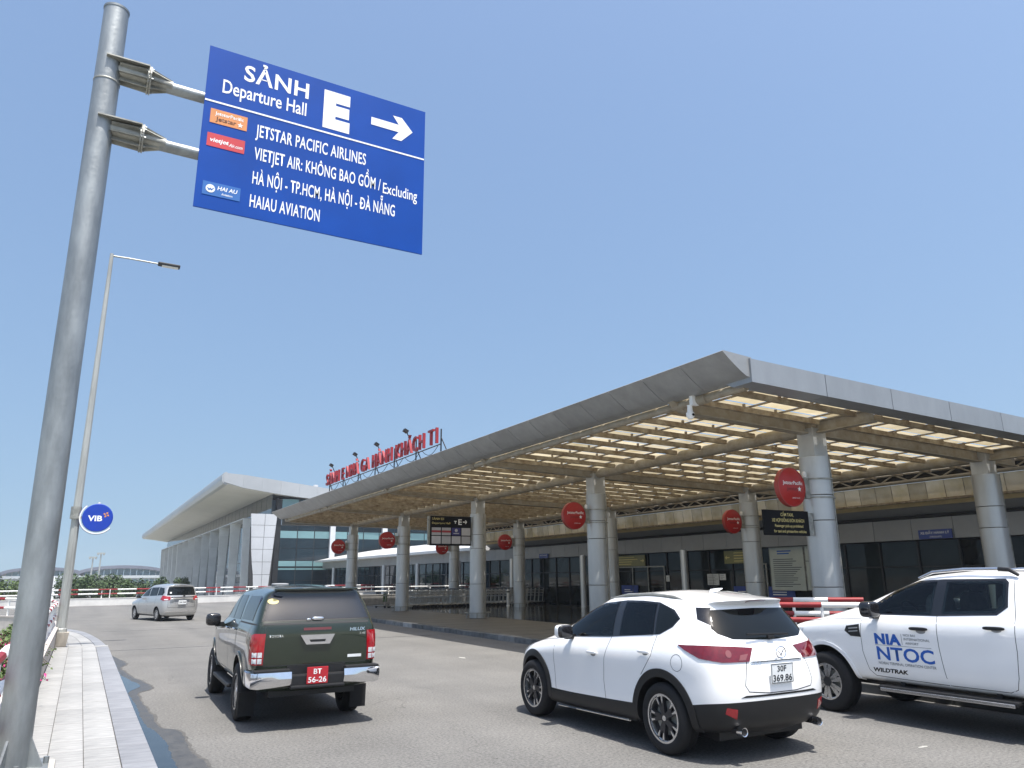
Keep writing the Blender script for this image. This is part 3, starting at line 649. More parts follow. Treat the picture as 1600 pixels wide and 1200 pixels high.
# ------------------------------------------------------------------ red round column signs, hanging boards
M['jetred'] = mat('red lightbox face', (.40, .016, .012), .35, noise=.12, nscale=2); M['jetrim'] = mat('red lightbox rim', (.33, .04, .03), .4)
M['jetdark'] = mat('dark red print', (.16, .01, .01), .4)
def star(c, r, y0, y1):
    pts = []
    for k in range(10):
        rr = r if k % 2 == 0 else r*.42; a = math.pi/2+k*math.pi/5; pts.append((c[0]+rr*math.cos(a), c[1]+rr*math.sin(a)))
    return MB().prism(pts, 'y', y0, y1)
disc0 = None
def disc_sign(X, Y, label, cx):
    global disc0
    if disc0 is None:
        r_ = thing('disc_sign', label, 'sign', (0, 0, 0), group='red round signs on the canopy columns')
        MB().lathe([(0, -.06), (.425, -.06), (.44, -.05), (.44, .05), (.425, .06), (0, .06)], 'y', 48).build('lightbox', [M['jetred']], r_, smooth=True)
        MB().lathe([(.432, -.062), (.452, -.062), (.452, .062), (.432, .062), (.432, -.062)], 'y', 48).build('rim', M['jetrim'], r_, smooth=True)
        text_obj('lettering', 'JetstarPacific', (-.30, -.062, .06), (1, 0, 0), (0, 0, 1), .66, .085, M['signwhite'], r_, bold=.012)
        text_obj('lettering', 'Jetstar', (-.18, -.062, -.075), (1, 0, 0), (0, 0, 1), .36, .085, M['jetdark'], r_, bold=.012)
        text_obj('lettering', 'jetstar.com', (-.02, -.062, -.26), (1, 0, 0), (0, 0, 1), .25, .035, M['signwhite'], r_)
        star((.24, -.04), .065, -.066, -.0625).build('star', M['signwhite'], r_)
        b_ = MB(); b_.b2(.46, .62, -.05, .05, -.24, .24); b_.b2(.36, .62, -.02, .02, .20, .225); b_.b2(.36, .62, -.02, .02, -.225, -.20)
        b_.build('bracket', M['galvd'], r_)
        MB().lathe([(.35, .2), (.366, .2), (.366, .235), (.35, .235), (.35, .2)], 'z', 32, (.96, 0, 0)).lathe([(.35, -.235), (.366, -.235), (.366, -.2), (.35, -.2), (.35, -.235)], 'z', 32, (.96, 0, 0)).build('clamp_band', M['galvd'], r_, smooth=True)
        MB().lathe([(0, 0), (.045, 0), (.05, .03), (.05, .10), (.03, .13), (0, .13)], 'z', 14, (.5, -.02, .26)).build('spotlight', M['whitep'], r_, smooth=True)
        disc0 = r_; o = r_
    else: o = copy_tree(disc0); o['label'] = label
    o.location = (X-.96, Y-.02, 3.82); return o
for X, Y, lab in ((X1, YC[0], 'largest red round sign on the near column above the black taxi board'), (X1, YC[1], 'red round sign on the second road-side column right of the black information screen'),
                  (X1, YC[3], 'red round sign on the fourth road-side column left of the black information screen'), (X1, YC[4], 'red round sign on the farthest road-side column'),
                  (X2, YC[1], 'red round sign left of the black taxi board on a back-row column'), (X2, YC[3], 'small red round sign on a back-row column right of the information screen'),
                  (X2, YC[4], 'red round sign half hidden below the black information screen')): disc_sign(X, Y, lab, 0)
M['boardblack'] = mat('black board', (.006, .006, .007), .55, spec=.12)
tx = thing('taxi_board', 'black board with yellow lettering below the largest red round sign', 'sign', (13.9, 11.88, 2.7))
MB().b2(13.08, 14.55, 11.86, 11.90, 2.71, 3.27).build('panel', M['boardblack'], tx, world=True)
MB().b2(14.50, 14.72, 11.87, 11.93, 2.72, 3.24).build('bracket', M['galvd'], tx, world=True)
for s_, x_, z_, wd, h_ in (('CẤM TAXI,', 13.63, 3.14, .42, .07), ('XE HỢP ÐỒNG ÐÓN KHÁCH', 13.34, 3.01, 1.05, .075), ('Passenger pick-up prohibited', 13.42, 2.895, .92, .062), ('for taxi and private-hire vehicles', 13.38, 2.775, 1.05, .062)):
    text_obj('lettering', s_, (x_, 11.857, z_), (1, 0, 0), (0, 0, 1), wd, h_, M['inkyellow'], tx, bold=.012, world=True)
ib = thing('information_screen', 'black departure hall board with two rows of pale tiles on the middle column', 'sign', (13.8, 29.9, 3.18))
MB().b2(12.76, 14.70, 29.86, 29.94, 3.18, 4.43, bev=.01).build('panel', M['boardblack'], ib, world=True)
MB().b2(14.62, 14.80, 29.9, 30.0, 3.4, 4.2).build('bracket', M['galvd'], ib, world=True)
MB().b2(12.66, 12.75, 29.86, 29.96, 3.20, 4.42).build('side_frame', M['galvd'], ib, world=True)
M['tilegrey'] = mat('pale airline tile', (.44, .44, .47), .5, noise=.12, nscale=3, rand=.1); M['tilered'] = mat('red airline stripe', (.30, .03, .04), .5); M['tileblue'] = mat('navy airline tile', (.03, .03, .16), .5)
for r_ in range(2):
    for c_ in range(4):
        x0 = 12.83+c_*.47; z0 = 3.26+(1-r_)*.36
        t_ = MB().b2(x0, x0+.42, 29.852, 29.859, z0, z0+.32).build('airline_tile', M['tileblue'] if (r_ == 0 and c_ == 2) else M['tilegrey'], ib, world=True)
        if r_ == 0 and c_ < 2: MB().b2(x0, x0+.42, 29.848, 29.851, z0+.11, z0+.20).build('stripe', M['tilered'], t_)
        if r_ == 0 and c_ == 2: MB().lathe([(.0, -.002), (.07, -.002), (.07, .002), (0, .002)], 'y', 16, (x0+.21, 29.849, z0+.21)).b2(x0+.08, x0+.34, 29.847, 29.850, z0+.06, z0+.10).build('logo', M['tilegrey'], t_)
text_obj('lettering', 'SẢNH ÐI', (12.84, 29.857, 4.26), (1, 0, 0), (0, 0, 1), .55, .10, M['inkyellow'], ib, world=True)
text_obj('lettering', 'Departure Hall', (12.84, 29.857, 4.09), (1, 0, 0), (0, 0, 1), .85, .085, M['inkyellow'], ib, world=True)
text_obj('lettering', 'E', (14.08, 29.857, 4.08), (1, 0, 0), (0, 0, 1), .17, .24, M['signwhite'], ib, bold=.02, world=True)
MB().prism([(14.3, 4.22), (14.44, 4.22), (14.40, 4.28), (14.44, 4.28), (14.50, 4.20), (14.44, 4.12), (14.40, 4.12), (14.44, 4.18), (14.3, 4.18)], 'y', 29.853, 29.858).build('arrow', M['signwhite'], ib, world=True)
MB().prism([(13.88, 4.24), (14.0, 4.24), (14.0, 4.20), (13.96, 4.20), (13.96, 4.12), (13.92, 4.12), (13.92, 4.20), (13.88, 4.20)], 'y', 29.853, 29.858).build('pictogram', M['signwhite'], ib, world=True)

# ------------------------------------------------------------------ hall with concrete fins
M['fin'] = mat('grey fin cladding', (.70, .72, .72), .5, .0, noise=.10, nscale=.8, rand=.06)
M['gable'] = mat('pale gable cladding', (.50, .515, .54), .45, .0, noise=.08, nscale=.8, rand=.04)
M['soffit'] = mat('beige roof soffit', (.60, .595, .57), .7, noise=.06, nscale=.3)
M['roofnose'] = mat('pale roof edge', (.36, .378, .395), .4, .1, noise=.08, nscale=.6, rand=.03)
M['teal'] = mat('teal spandrel glass', (.16, .28, .30), .08, noise=.1, nscale=.5, rand=.2)
FB = thing('finned_hall', 'large hall with tall grey fins, teal glass gable and broad overhanging roof', 'building', (17, 95, -6))
def fb(mb, name, m, parent=FB, smooth=False): return mb.build(name, m, parent, smooth=smooth, world=True)
rf = [(13.55, 12.62), (13.25, 12.75), (13.08, 13.05), (13.05, 13.5), (13.15, 13.85), (13.35, 14.0), (20, 13.3), (30, 12.1), (48, 10.1), (48, 8.9), (30, 10.9), (20, 11.75), (16, 12.35)]
fb(MB().prism([(x_, z_) for x_, z_ in rf], 'y', 92.5, 228), 'roof', [M['soffit']])
noz = [(13.62, 12.58), (13.22, 12.70), (13.02, 13.03), (12.99, 13.5), (13.10, 13.90), (13.34, 14.06), (13.6, 14.05), (13.4, 13.9), (13.2, 13.0), (13.6, 12.66)]
for k in range(17): fb(MB().prism(noz, 'y', 92.3+8*k+.01, 92.3+8*k+7.99), 'roof_edge', M['roofnose'], smooth=True)
zt_ = lambda x: 14.06-.112*(x-13.4); zb_ = lambda x: 12.60-.135*(x-13.6) if x < 20 else 11.70-.08*(x-20)
for k in range(15):
    x0 = 13.2+k*2.2; x1 = x0+2.19
    fb(MB().prism([(x0, zb_(x0)-.05 if k else 12.9), (x1, zb_(x1)-.05), (x1, zt_(x1)), (x0, zt_(x0) if k else 13.95)], 'y', 92.2, 92.5), 'fascia_panel', M['roofnose'])
fb(MB().b2(19.25, 47, 93.9, 226, -6.5, 11.2), 'wall', M['fglassb'])
# gable panel wall, narrowing downwards
ez = [-6.5, .9, 2.35, 3.8, 5.25, 6.65, 8.05, 9.4]
lx = lambda z: 16.66+.62*(1-max(0, min(1, (z-.5)/8.9)))+(.28*max(0, 1-abs(z-1.5)/3) if z < 5 else 0)
rx = lambda z: 19.72-.55*(1-max(0, min(1, (z-.5)/8.9)))
for za, zb2 in zip(ez, ez[1:]):
    for s0, s1 in ((0, .54), (.54, 1)):
        q = [(lx(za)+(rx(za)-lx(za))*s0+.02, za+.02), (lx(za)+(rx(za)-lx(za))*s1-.02, za+.02), (lx(zb2)+(rx(zb2)-lx(zb2))*s1-.02, zb2-.02), (lx(zb2)+(rx(zb2)-lx(zb2))*s0+.02, zb2-.02)]
        fb(MB().prism(q, 'y', 92.75, 93.1), 'gable_panel', M['gable'])
fb(MB().prism([(17.2, -6.5), (19.3, -6.5), (19.6, 9.15), (16.75, 9.15)], 'y', 92.85, 93.35), 'gable_core', M['seam'])
for k in range(13):
    Y = 99.6+9.5*k
    fin = fb(MB().prism([(17.32, -6.5), (17.92, -6.5), (18.28, 9.2), (17.02, 9.2), (17.2, 4)], 'y', Y+.02, Y+.42), 'fin', M['fin'])
    l_ = lambda z: (17.0+(9.2-z)*.18/5.2) if z > 4 else (17.18+(4-z)*.12/10.5)
    r_ = lambda z: 17.94+(z+6.5)*.36/15.7
    if k < 8:
        for za, zb2 in zip(ez, ez[1:]):
            z2 = min(zb2, 9.25)
            fb(MB().prism([(l_(za)-.03, za+.02), (r_(za)+.02, za+.02), (r_(z2)+.02, z2-.02), (l_(z2)-.03, z2-.02)], 'y', Y-.04, Y+.02), 'fin_panel', M['fin'], fin)
    for za, zb2 in ((-1, 1.4), (1.45, 3.9), (3.95, 6.4), (6.45, 9.15)): fb(MB().b2(18.50, 18.58, Y-(6.0 if k == 0 else 9.0), Y+.4, za, zb2), 'window_pane', M['fglassb'])
fb(MB().b2(18.58, 19.3, 93.4, 214, -6.5, 9.2), 'wall', M['mullion'])
fb(MB().b2(17.0, 19.3, 99.5, 214, 9.22, 9.34), 'fin_cornice', M['gable'])
y = 93.6                                                            # clerestory panes
while y < 222: fb(MB().b2(19.15, 19.24, y+.05, y+3.1, 9.36, 12.0), 'window_pane', M['fglassb']); y += 3.17
rows = [(-1, 1.6, 'g'), (1.65, 2.83, 'g'), (2.88, 3.1, 't'), (3.3, 3.92, 't'), (3.98, 5.38, 'g'), (5.44, 6.55, 'g'), (6.62, 7.48, 't'), (7.55, 8.6, 'g'), (8.65, 9.9, 'g'), (9.95, 11.3, 't2')]
for c_ in range(12):
    x0 = 20.27+c_*2.085
    for za, zb2, ty in rows: fb(MB().b2(x0+.06, x0+2.03, 93.30, 93.36, za, zb2), 'window_pane', M['teal'] if ty == 't' or (ty == 't2' and c_ == 0) else M['fglassb'])
fb(MB().b2(19.7, 47, 93.36, 93.9, -6.5, 11.3), 'curtain_wall_frame', M['mullion'])
for X in (26.6, 33.4, 40.2): fb(MB().b2(X-.32, X+.32, 92.8, 93.29, -6.5, 11.2), 'pilaster', M['gable'])
fb(MB().tube([(28.6, 110, 11), (28.6, 110, 15.2)], .35, 10), 'roof_vent', M['gable'])

# ------------------------------------------------------------------ far terminal, masts, trees
M['farroof'] = mat('far terminal roof', (.17, .175, .21), .4, .3, noise=.1, nscale=.05); M['farwall'] = mat('far terminal wall', (.42, .45, .47), .6, noise=.1, nscale=.1)
M['farglass'] = mat('far teal glass', (.14, .23, .26), .12, noise=.2, nscale=.1)
def shell(name, label, cx, hw, zb, zt, Y, dep):
    o = thing(name, label, 'building', (cx, Y, -6.5))
    n = 20; up = [(cx+hw*math.cos(math.pi-math.pi*k/n), zb+(zt-zb)*math.sin(math.pi*k/n)**.9) for k in range(n+1)]
    lo = [(cx+(hw-1.5)*math.cos(math.pi*k/n), zb-.5+(zt-zb-.9)*math.sin(math.pi*k/n)**.9) for k in range(n+1)]
    MB().prism(up+lo, 'y', Y, Y+dep).build('roof', M['farroof'], o, smooth=True, world=True)
    n2 = 12; x0 = cx-hw*.82; dx = hw*1.64/n2
    for k in range(n2):
        xm = x0+dx*(k+.5); zt2 = zb-.6+(zt-zb-.9)*max(0, 1-((xm-cx)/(hw*.98))**2)**.5
        MB().b2(x0+dx*k+.1, x0+dx*(k+1)-.1, Y+3, Y+3.3, -2, max(zt2, 0)).build('window_pane', M['farglass'], o, world=True)
    return o
shell('far_terminal', 'distant terminal with low dark curved roof and teal glass beyond the trees', 17, 20, 4.2, 8.6, 400, 60)
shell('far_terminal', 'second distant curved terminal roof just left of the lamp post', -16, 17, 4.4, 8.0, 410, 60)
cc = thing('far_concourse', 'long pale low concourse in front of the distant curved roofs', 'building', (10, 385, -6.5))
MB().b2(-34, 60, 385, 395, -6.5, 2.8).build('wall', M['farwall'], cc, world=True); MB().b2(-35, 61, 383, 397, 2.8, 3.9).build('roof', M['farwall'], cc, world=True)
for k in range(18): MB().b2(18+k*2.3, 19.6+k*2.3, 384.85, 384.98, -1, 2.3).build('window_pane', M['farglass'], cc, world=True)
for X, Y, h_, lab in ((6.3, 398, 13.6, 'taller of two distant floodlight masts before the curved roof'), (3.4, 399, 11.9, 'shorter of two distant floodlight masts before the curved roof')):
    m_ = thing('floodlight_mast', lab, 'mast', (X, Y-20, -6.5))
    MB().tube([(0, 0, 0), (0, 0, h_+6.3)], [.45, .25], 8).build('pole', M['lampsteel'], m_); MB().b2(-1.6, 1.6, -.5, .5, h_+6, h_+6.5).build('light_frame', M['lampsteel'], m_)
    for k in range(3): MB().b2(-1.5+k*1.1, -.8+k*1.1, -.7, -.1, h_+5.4, h_+6).build('floodlight', M['galvd'], m_)
M['leaf'] = mat('tree leaves', (.045, .080, .022), .6, noise=.5, nscale=.8, dark=(.03, .06, .015)); M['leafy'] = mat('shrub leaves', (.085, .13, .03), .55, noise=.5, nscale=3, dark=(.045, .08, .02))
M['bark'] = mat('bark', (.12, .095, .07), .9, noise=.4, nscale=5, bump=.4, bscale=20); M['petal'] = mat('bougainvillea bracts', (.55, .03, .20), .6, noise=.2, nscale=5)
def leaf_cloud(rng, blobs, n, size):
    mb = MB()
    for _ in range(n):
        c, r = rng.choice(blobs); d = Vector((rng.gauss(0, 1), rng.gauss(0, 1), rng.gauss(0, 1))).normalized()*(rng.random()**.4)
        p = Vector(c)+Vector((d.x*r[0], d.y*r[1], d.z*r[2])); s_ = size*rng.uniform(.6, 1.4)
        e = Euler((rng.uniform(-1.0, 1.0), rng.uniform(-1.0, 1.0), rng.uniform(0, 6.28))).to_matrix()
        vs = [p+e@Vector(q)*s_ for q in ((-.5, 0, 0), (0, -.28, .08), (.5, 0, 0), (0, .28, .08))]; mb.add(vs, [(0, 1, 2, 3)])
    return mb
def tree(name, label, loc, h, rad, seed, m, n=2600, size=.55, grp=None, cr=.45):
    rng = random.Random(seed); o = thing(name, label, 'tree', loc, 0, grp)
    tk = MB(); tk.tube([(0, 0, 0), (.1, .05, h*.3), (-.05, .1, h*.55), (.05, 0, h*.8)], [.28, .22, .16, .06], 8)
    for k in range(6):
        a = k*1.05+rng.uniform(-.3, .3); z0 = h*rng.uniform(.35, .6); tk.tube([(0, .05, z0), (rad*.35*math.cos(a), rad*.35*math.sin(a), z0+h*.15), (rad*.75*math.cos(a), rad*.75*math.sin(a), z0+h*.25)], [.11, .07, .03], 6)
    tk.build('trunk', M['bark'], o)
    bl = []
    for k in range(13):
        a = rng.uniform(0, 6.28); q = rad*rng.uniform(.1, .75); bl.append(((q*math.cos(a), q*math.sin(a), h*rng.uniform(.62, .92)), (rad*rng.uniform(.25, .5), rad*rng.uniform(.25, .5), h*rng.uniform(.09, .17))))
    leaf_cloud(rng, bl, n, size).build('crown', m, o, fix=False); return o
TG = 'trees beyond the far parapet'
tl = [(-.9, 121, 'leftmost tree crown right of the lamp post beyond the far parapet'), (1.4, 117, 'second tree crown from the lamp post beyond the far parapet'), (3.6, 123, 'third tree crown from the lamp post, below the floodlight masts'),
      (5.6, 118, 'fourth tree crown from the lamp post beyond the far parapet'), (7.9, 122, 'fifth tree crown, left of the silver minivan roof'), (10.3, 119, 'tree crown just behind the silver minivan'), (13.0, 124, 'last tree crown beside the finned hall')]
for k, (X, Y, lab) in enumerate(tl): tree('tree', lab, (X, Y, -6.5), 9.0+random.Random(k).uniform(-.7, .35)-(.5 if k > 4 else 0), 2.6, 50+k, M['leaf'], 5200, .30, TG)
for k, (X, Y, lab) in enumerate(((-9.4, 116, 'bright green tree crown at the left picture edge'), (-11.8, 120, 'green tree crown cut by the left picture edge'), (-6.3, 119, 'green tree crown hidden behind the sign pole'))): tree('tree', lab, (X, Y, -6.5), 8.7, 2.4, 80+k, M['leafy'], 1800, .45, TG)
sb_ = thing('far_hangar', 'small dark blue distant building left of the sign pole', 'building', (-32, 360, -6.5))
MB().b2(-34, -28.5, 360, 372, -6.5, 4.2).build('wall', M['deepblue'], sb_, world=True); MB().b2(-34.2, -28.3, 359.8, 372.2, 4.2, 4.8).build('roof', M['farroof'], sb_, world=True)
sb_ = thing('far_building', 'blue and white distant building between sign pole and lamp post', 'building', (-12, 330, -6.5))
MB().b2(-13.5, -11.2, 330, 340, -6.5, 5.6).build('wall', M['inkblue'], sb_, world=True); MB().prism([(-11.1, -6.5), (-8.2, -6.5), (-8.2, 2.8), (-11.1, 5.0)], 'y', 330, 340).build('annex', M['renderwhite'], sb_, world=True)
sb_ = thing('red_hoarding', 'small red and white hoarding far behind the lamp post', 'hoarding', (-2.4, 150, -6.5))
MB().b2(-2.9, -1.9, 150, 150.2, -6.5, .9).build('panel', M['letterred'], sb_, world=True); MB().b2(-2.7, -2.1, 149.93, 149.99, -.6, .2).build('print', M['signwhite'], sb_, world=True)

# bougainvillea spilling over the left wall
def shrub(label, x, y0, y1, z1, seed, n=2600):
    rng = random.Random(seed); o = thing('bougainvillea', label, 'shrub', (x, (y0+y1)/2, 0)); bl = []
    for k in range(int((y1-y0)*3.2)):
        bl.append(((rng.uniform(-.3, .12), rng.uniform(y0, y1)-(y0+y1)/2, rng.uniform(.1, z1)), (rng.uniform(.15, .3), rng.uniform(.2, .35), rng.uniform(.14, .28))))
    leaf_cloud(rng, bl, n, .075).build('foliage', M['leafy'], o, fix=False); leaf_cloud(rng, bl[::3], int(n*.13), .06).build('flowers', M['petal'], o, fix=False)
    st = MB()
    for k in range(int((y1-y0)*2)):
        yy = rng.uniform(y0, y1)-(y0+y1)/2; st.tube([(-.25, yy, -1.2), (-.15, yy+rng.uniform(-.2, .2), .2), (rng.uniform(-.2, .15), yy+rng.uniform(-.4, .4), z1)], [.015, .01, .005], 5)
    st.build('stems', M['bark'], o); return o
shrub('bougainvillea with pink flowers behind the rails left of the sign pole', -1.05, 9.5, 16.5, .95, 5, 5200)
shrub('bougainvillea with pink flowers behind the rails near the lamp post', -1.0, 17.5, 24.5, .85, 6, 3400)
sp = thing('bougainvillea', 'few bougainvillea sprigs poking through the wall top beside the pavement', 'shrub', (-.40, 14, .6))
rng = random.Random(9); mb = MB(); fl = MB(); stm = MB()
for yy, fx in ((15.2, 0), (14.9, 0), (16.5, 0), (12.9, 1), (13.05, 1), (17.9, 0)):
    a = Vector((-.62, yy, .70)); b2_ = Vector((-.28, yy+rng.uniform(-.15, .1), .52)); stm.tube([a, (a+b2_)/2+Vector((0, 0, .06)), b2_], [.006, .005, .003], 5)
    for k in range(9):
        p = a.lerp(b2_, .3+.7*rng.random())+Vector((rng.uniform(-.04, .04), rng.uniform(-.06, .06), rng.uniform(-.03, .05))); e = Euler((rng.uniform(-1, 1), rng.uniform(-1, 1), rng.uniform(0, 6))).to_matrix()
        (fl if fx else mb).add([p+e@Vector(q)*.06 for q in ((-.5, 0, 0), (0, -.3, .1), (.5, 0, 0), (0, .3, .1))], [(0, 1, 2, 3)])
mb.build('foliage', M['leafy'], sp, world=True, fix=False); fl.build('flowers', M['petal'], sp, world=True, fix=False); stm.build('stems', M['bark'], sp, world=True)

# ------------------------------------------------------------------ overhead direction sign
SY = 6.2; PXX = -.29                                             # pole stands on a concrete plinth by the wall
sg = thing('direction_sign', 'galvanised pole carrying a large blue departure hall sign on two arms', 'sign', (PXX, SY, .15))
SG = lambda mb, n, m, smooth=False, parent=sg: mb.build(n, m, parent, smooth=smooth, world=True)
SG(MB().b2(PXX-.28, PXX+.28, SY-.28, SY+.28, .15, .68, bev=.02), 'plinth', mat('pole plinth concrete', (.40, .38, .34), .85, noise=.3, nscale=4, bump=.2, bscale=30))
SG(MB().tube([(PXX+.03, SY, .70), (PXX+.012, SY, 3.4), (PXX, SY, 6.50)], [.101, .098, .0935], 32), 'pole', M['galv'], True)
SG(MB().lathe([(0, 6.50), (.0975, 6.497), (.099, 6.515), (.075, 6.53), (0, 6.535)], 'z', 32, (PXX, SY, 0)), 'cap', M['galv'], True)
SG(MB().lathe([(.0965, 5.80), (.0990, 5.804), (.0990, 5.812), (.0965, 5.816)], 'z', 32, (PXX+.003, SY, 0)), 'weld_seam', M['galvd'], True)
SG(MB().b2(PXX-.20, PXX+.24, SY-.22, SY+.22, .68, .70), 'base_plate', M['galv'])
for a in range(4):
    c_ = Vector((PXX+.03, SY, 0)); e = Matrix.Rotation(a*math.pi/2-.35, 3, 'Z'); P_ = [e@Vector(q)+c_ for q in ((.09, -.008, .70), (.19, -.008, .70), (.09, -.008, .90), (.09, .008, .70), (.19, .008, .70), (.09, .008, .90))]
    SG(MB().add(P_, [(0, 1, 2), (3, 5, 4), (0, 3, 4, 1), (1, 4, 5, 2), (2, 5, 3, 0)]), 'gusset', M['galv'])
    SG(MB().lathe([(0, .70), (.017, .70), (.017, .74), (0, .74)], 'z', 6, c_+e@Vector((.17, .10, 0))), 'anchor_bolt', M['galv'])
for az in (5.94, 5.39):
    arm = SG(MB().tube([(.15, SY, az-.015), (2.45, SY+.03, az-.02)], .050, 16), 'arm', M['galv'], True)
    fl_ = MB(); fl_.lathe([(0, -.015), (.116, -.015), (.116, -.002), (0, -.002)], 'x', 18, (.015, SY, az)); fl_.lathe([(0, .002), (.116, .002), (.116, .015), (0, .015)], 'x', 18, (.015, SY, az))
    SG(fl_, 'flange', M['galvd'], parent=arm)
    SG(MB().tube([(PXX+.03, SY, az+.015), (.0, SY, az)], .064, 16), 'stub', M['galvd'], True, arm); SG(MB().tube([(.015, SY, az), (.195, SY, az-.008)], [.066, .054], 16), 'stub', M['galvd'], True, arm)
    for k in range(8):
        e = Matrix.Rotation(k*math.pi/4+.39, 3, 'X'); q3 = [(-.225, .06), (-.225, .097), (0, .108), (0, .06)]; q4 = [(0, .108), (.18, .049), (0, .052)]
        for qq in (q3, q4):
            vs = [Vector((x_, -.0045, r_)) for x_, r_ in qq]+[Vector((x_, .0045, r_)) for x_, r_ in qq]; n = len(qq)
            SG(MB().add([e@v_+Vector((.015, SY, az)) for v_ in vs], [tuple(range(n))[::-1], tuple(range(n, 2*n))]+[(i_, (i_+1) % n, n+(i_+1) % n, n+i_) for i_ in range(n)]), 'stiffener', M['galvd'], parent=arm)
        p = e@Vector((0, 0, .094)); SG(MB().lathe([(0, -.03), (.010, -.03), (.010, .03), (0, .03)], 'x', 6, p+Vector((.015, SY, az))), 'bolt', M['galv'], parent=arm)
    SG(MB().b2(PXX-.02, PXX+.30, SY-.125, SY+.125, az+.058, az+.069), 'top_plate', M['galvd'], parent=arm)
FY = SY-.056
W0, H0, K_ = .450, 4.865, .739                                       # panel corner and drawing scale of the lettering
pnl = SG(MB().b2(W0, W0+2.039, FY, FY+.015, H0, H0+1.555), 'panel', M['signblue'])
for z_ in (.08, .41, .97, 1.49): SG(MB().b2(W0+.04, W0+2.02, FY+.015, FY+.037, H0+z_-.018, H0+z_+.018), 'back_rail', M['galvd'], parent=pnl)
for x_ in (.22, 1.04, 1.86): SG(MB().b2(W0+x_-.022, W0+x_+.022, FY+.034, FY+.06, H0+.04, H0+1.55), 'back_rail', M['galvd'], parent=pnl)
LY = FY-.002
qx = lambda x_: W0+(x_-.605)*K_
qz = lambda z_: H0+(z_-5.90)*K_
def sgt(s_, x_, z_, wd, cap, m='signwhite', bold=.03, **k): text_obj('lettering', s_, (qx(x_), LY, qz(z_)), (1, 0, 0), (0, 0, 1), wd*K_, cap*K_, M[m], sg, bold=bold, world=True, **k)
sgt('SẢNH', 1.014, 7.675, .775, .215, bold=.02, split=True, spacing=1.06); sgt('Departure Hall', .788, 7.425, .985, .185, bold=.010); sgt('E', 1.983, 7.388, .343, .47, bold=.075)
SG(MB().prism([(qx(a_), qz(b_)) for a_, b_ in ((2.61, 7.685), (2.99, 7.685), (2.905, 7.80), (3.03, 7.80), (3.185, 7.63), (3.03, 7.455), (2.905, 7.455), (2.99, 7.575), (2.61, 7.575))], 'y', LY-.001, LY), 'arrow', M['signwhite'])
SG(MB().b2(W0+.003, W0+2.035, LY-.001, LY, qz(7.262), qz(7.284)), 'rule', M['signwhite'])
sgt('JETSTAR PACIFIC AIRLINES', 1.20, 6.965, 1.362, .165, bold=.012, spacing=1.06); sgt('VIETJET AIR: KHÔNG BAO GỒM /', 1.205, 6.66, 1.565, .165, bold=.012, spacing=1.06); sgt('Excluding', 2.803, 6.635, .47, .155, bold=.006)
sgt('HÀ NỘI - TP.HCM, HÀ NỘI - ÐÀ NẴNG', 1.208, 6.342, 1.765, .165, bold=.012, spacing=1.06); sgt('HAIAU AVIATION', 1.20, 6.04, .817, .163, bold=.012, spacing=1.06)
M['stickorange'] = mat('orange sticker', (.62, .24, .08), .5, noise=.1, nscale=5); M['stickred'] = mat('red sticker', (.52, .04, .05), .5, noise=.1, nscale=5); M['stickblue'] = mat('light blue sticker', (.02, .13, .42), .5, noise=.15, nscale=4)
def stick(x0, x1, z0, z1, m): return SG(MB().b2(qx(x0), qx(x1), LY-.001, LY, qz(z0), qz(z1)), 'sticker', M[m])
k1 = stick(.683, 1.096, 6.993, 7.178, 'stickorange'); k2 = stick(.674, 1.09, 6.688, 6.859, 'stickred'); k3 = stick(.68, 1.089, 6.072, 6.238, 'stickblue')
def stk(s_, x_, z_, wd, cap, m, parent, **k): text_obj('lettering', s_, (qx(x_), LY-.0022, qz(z_)), (1, 0, 0), (0, 0, 1), wd*K_, cap*K_, M[m], parent, world=True, **k)
M['brownprint'] = mat('brown print', (.10, .03, .01), .5)
stk('JetstarPacific', .735, 7.105, .32, .045, 'signwhite', k1, bold=.01); stk('Jetstar', .745, 7.03, .23, .055, 'brownprint', k1, bold=.02)
star((qx(1.02), qz(7.045)), .026, LY-.003, LY-.0015).build('star', M['signwhite'], k1, world=True)
stk('vietjet', .70, 6.75, .21, .055, 'signwhite', k2, bold=.02, shear=.2); stk('Air.com', .915, 6.735, .15, .045, 'signwhite', k2, bold=.01, shear=.2)
MB().lathe([(0, -.001), (.037, -.001), (.037, .001), (0, .001)], 'y', 24, (qx(.765), LY-.0022, qz(6.155))).build('logo_disc', M['signwhite'], k3, world=True)
MB().prism([(qx(a_), qz(b_)) for a_, b_ in ((.725, 6.165), (.755, 6.15), (.765, 6.165), (.775, 6.15), (.81, 6.175), (.78, 6.13), (.765, 6.14), (.75, 6.125))], 'y', LY-.0042, LY-.0035).build('logo_bird', M['stickblue'], k3, world=True)
stk('HAI AU', .84, 6.155, .21, .05, 'signwhite', k3, bold=.02, shear=.15); stk('Aviation', .885, 6.10, .12, .028, 'signwhite', k3, bold=.01, shear=.15)

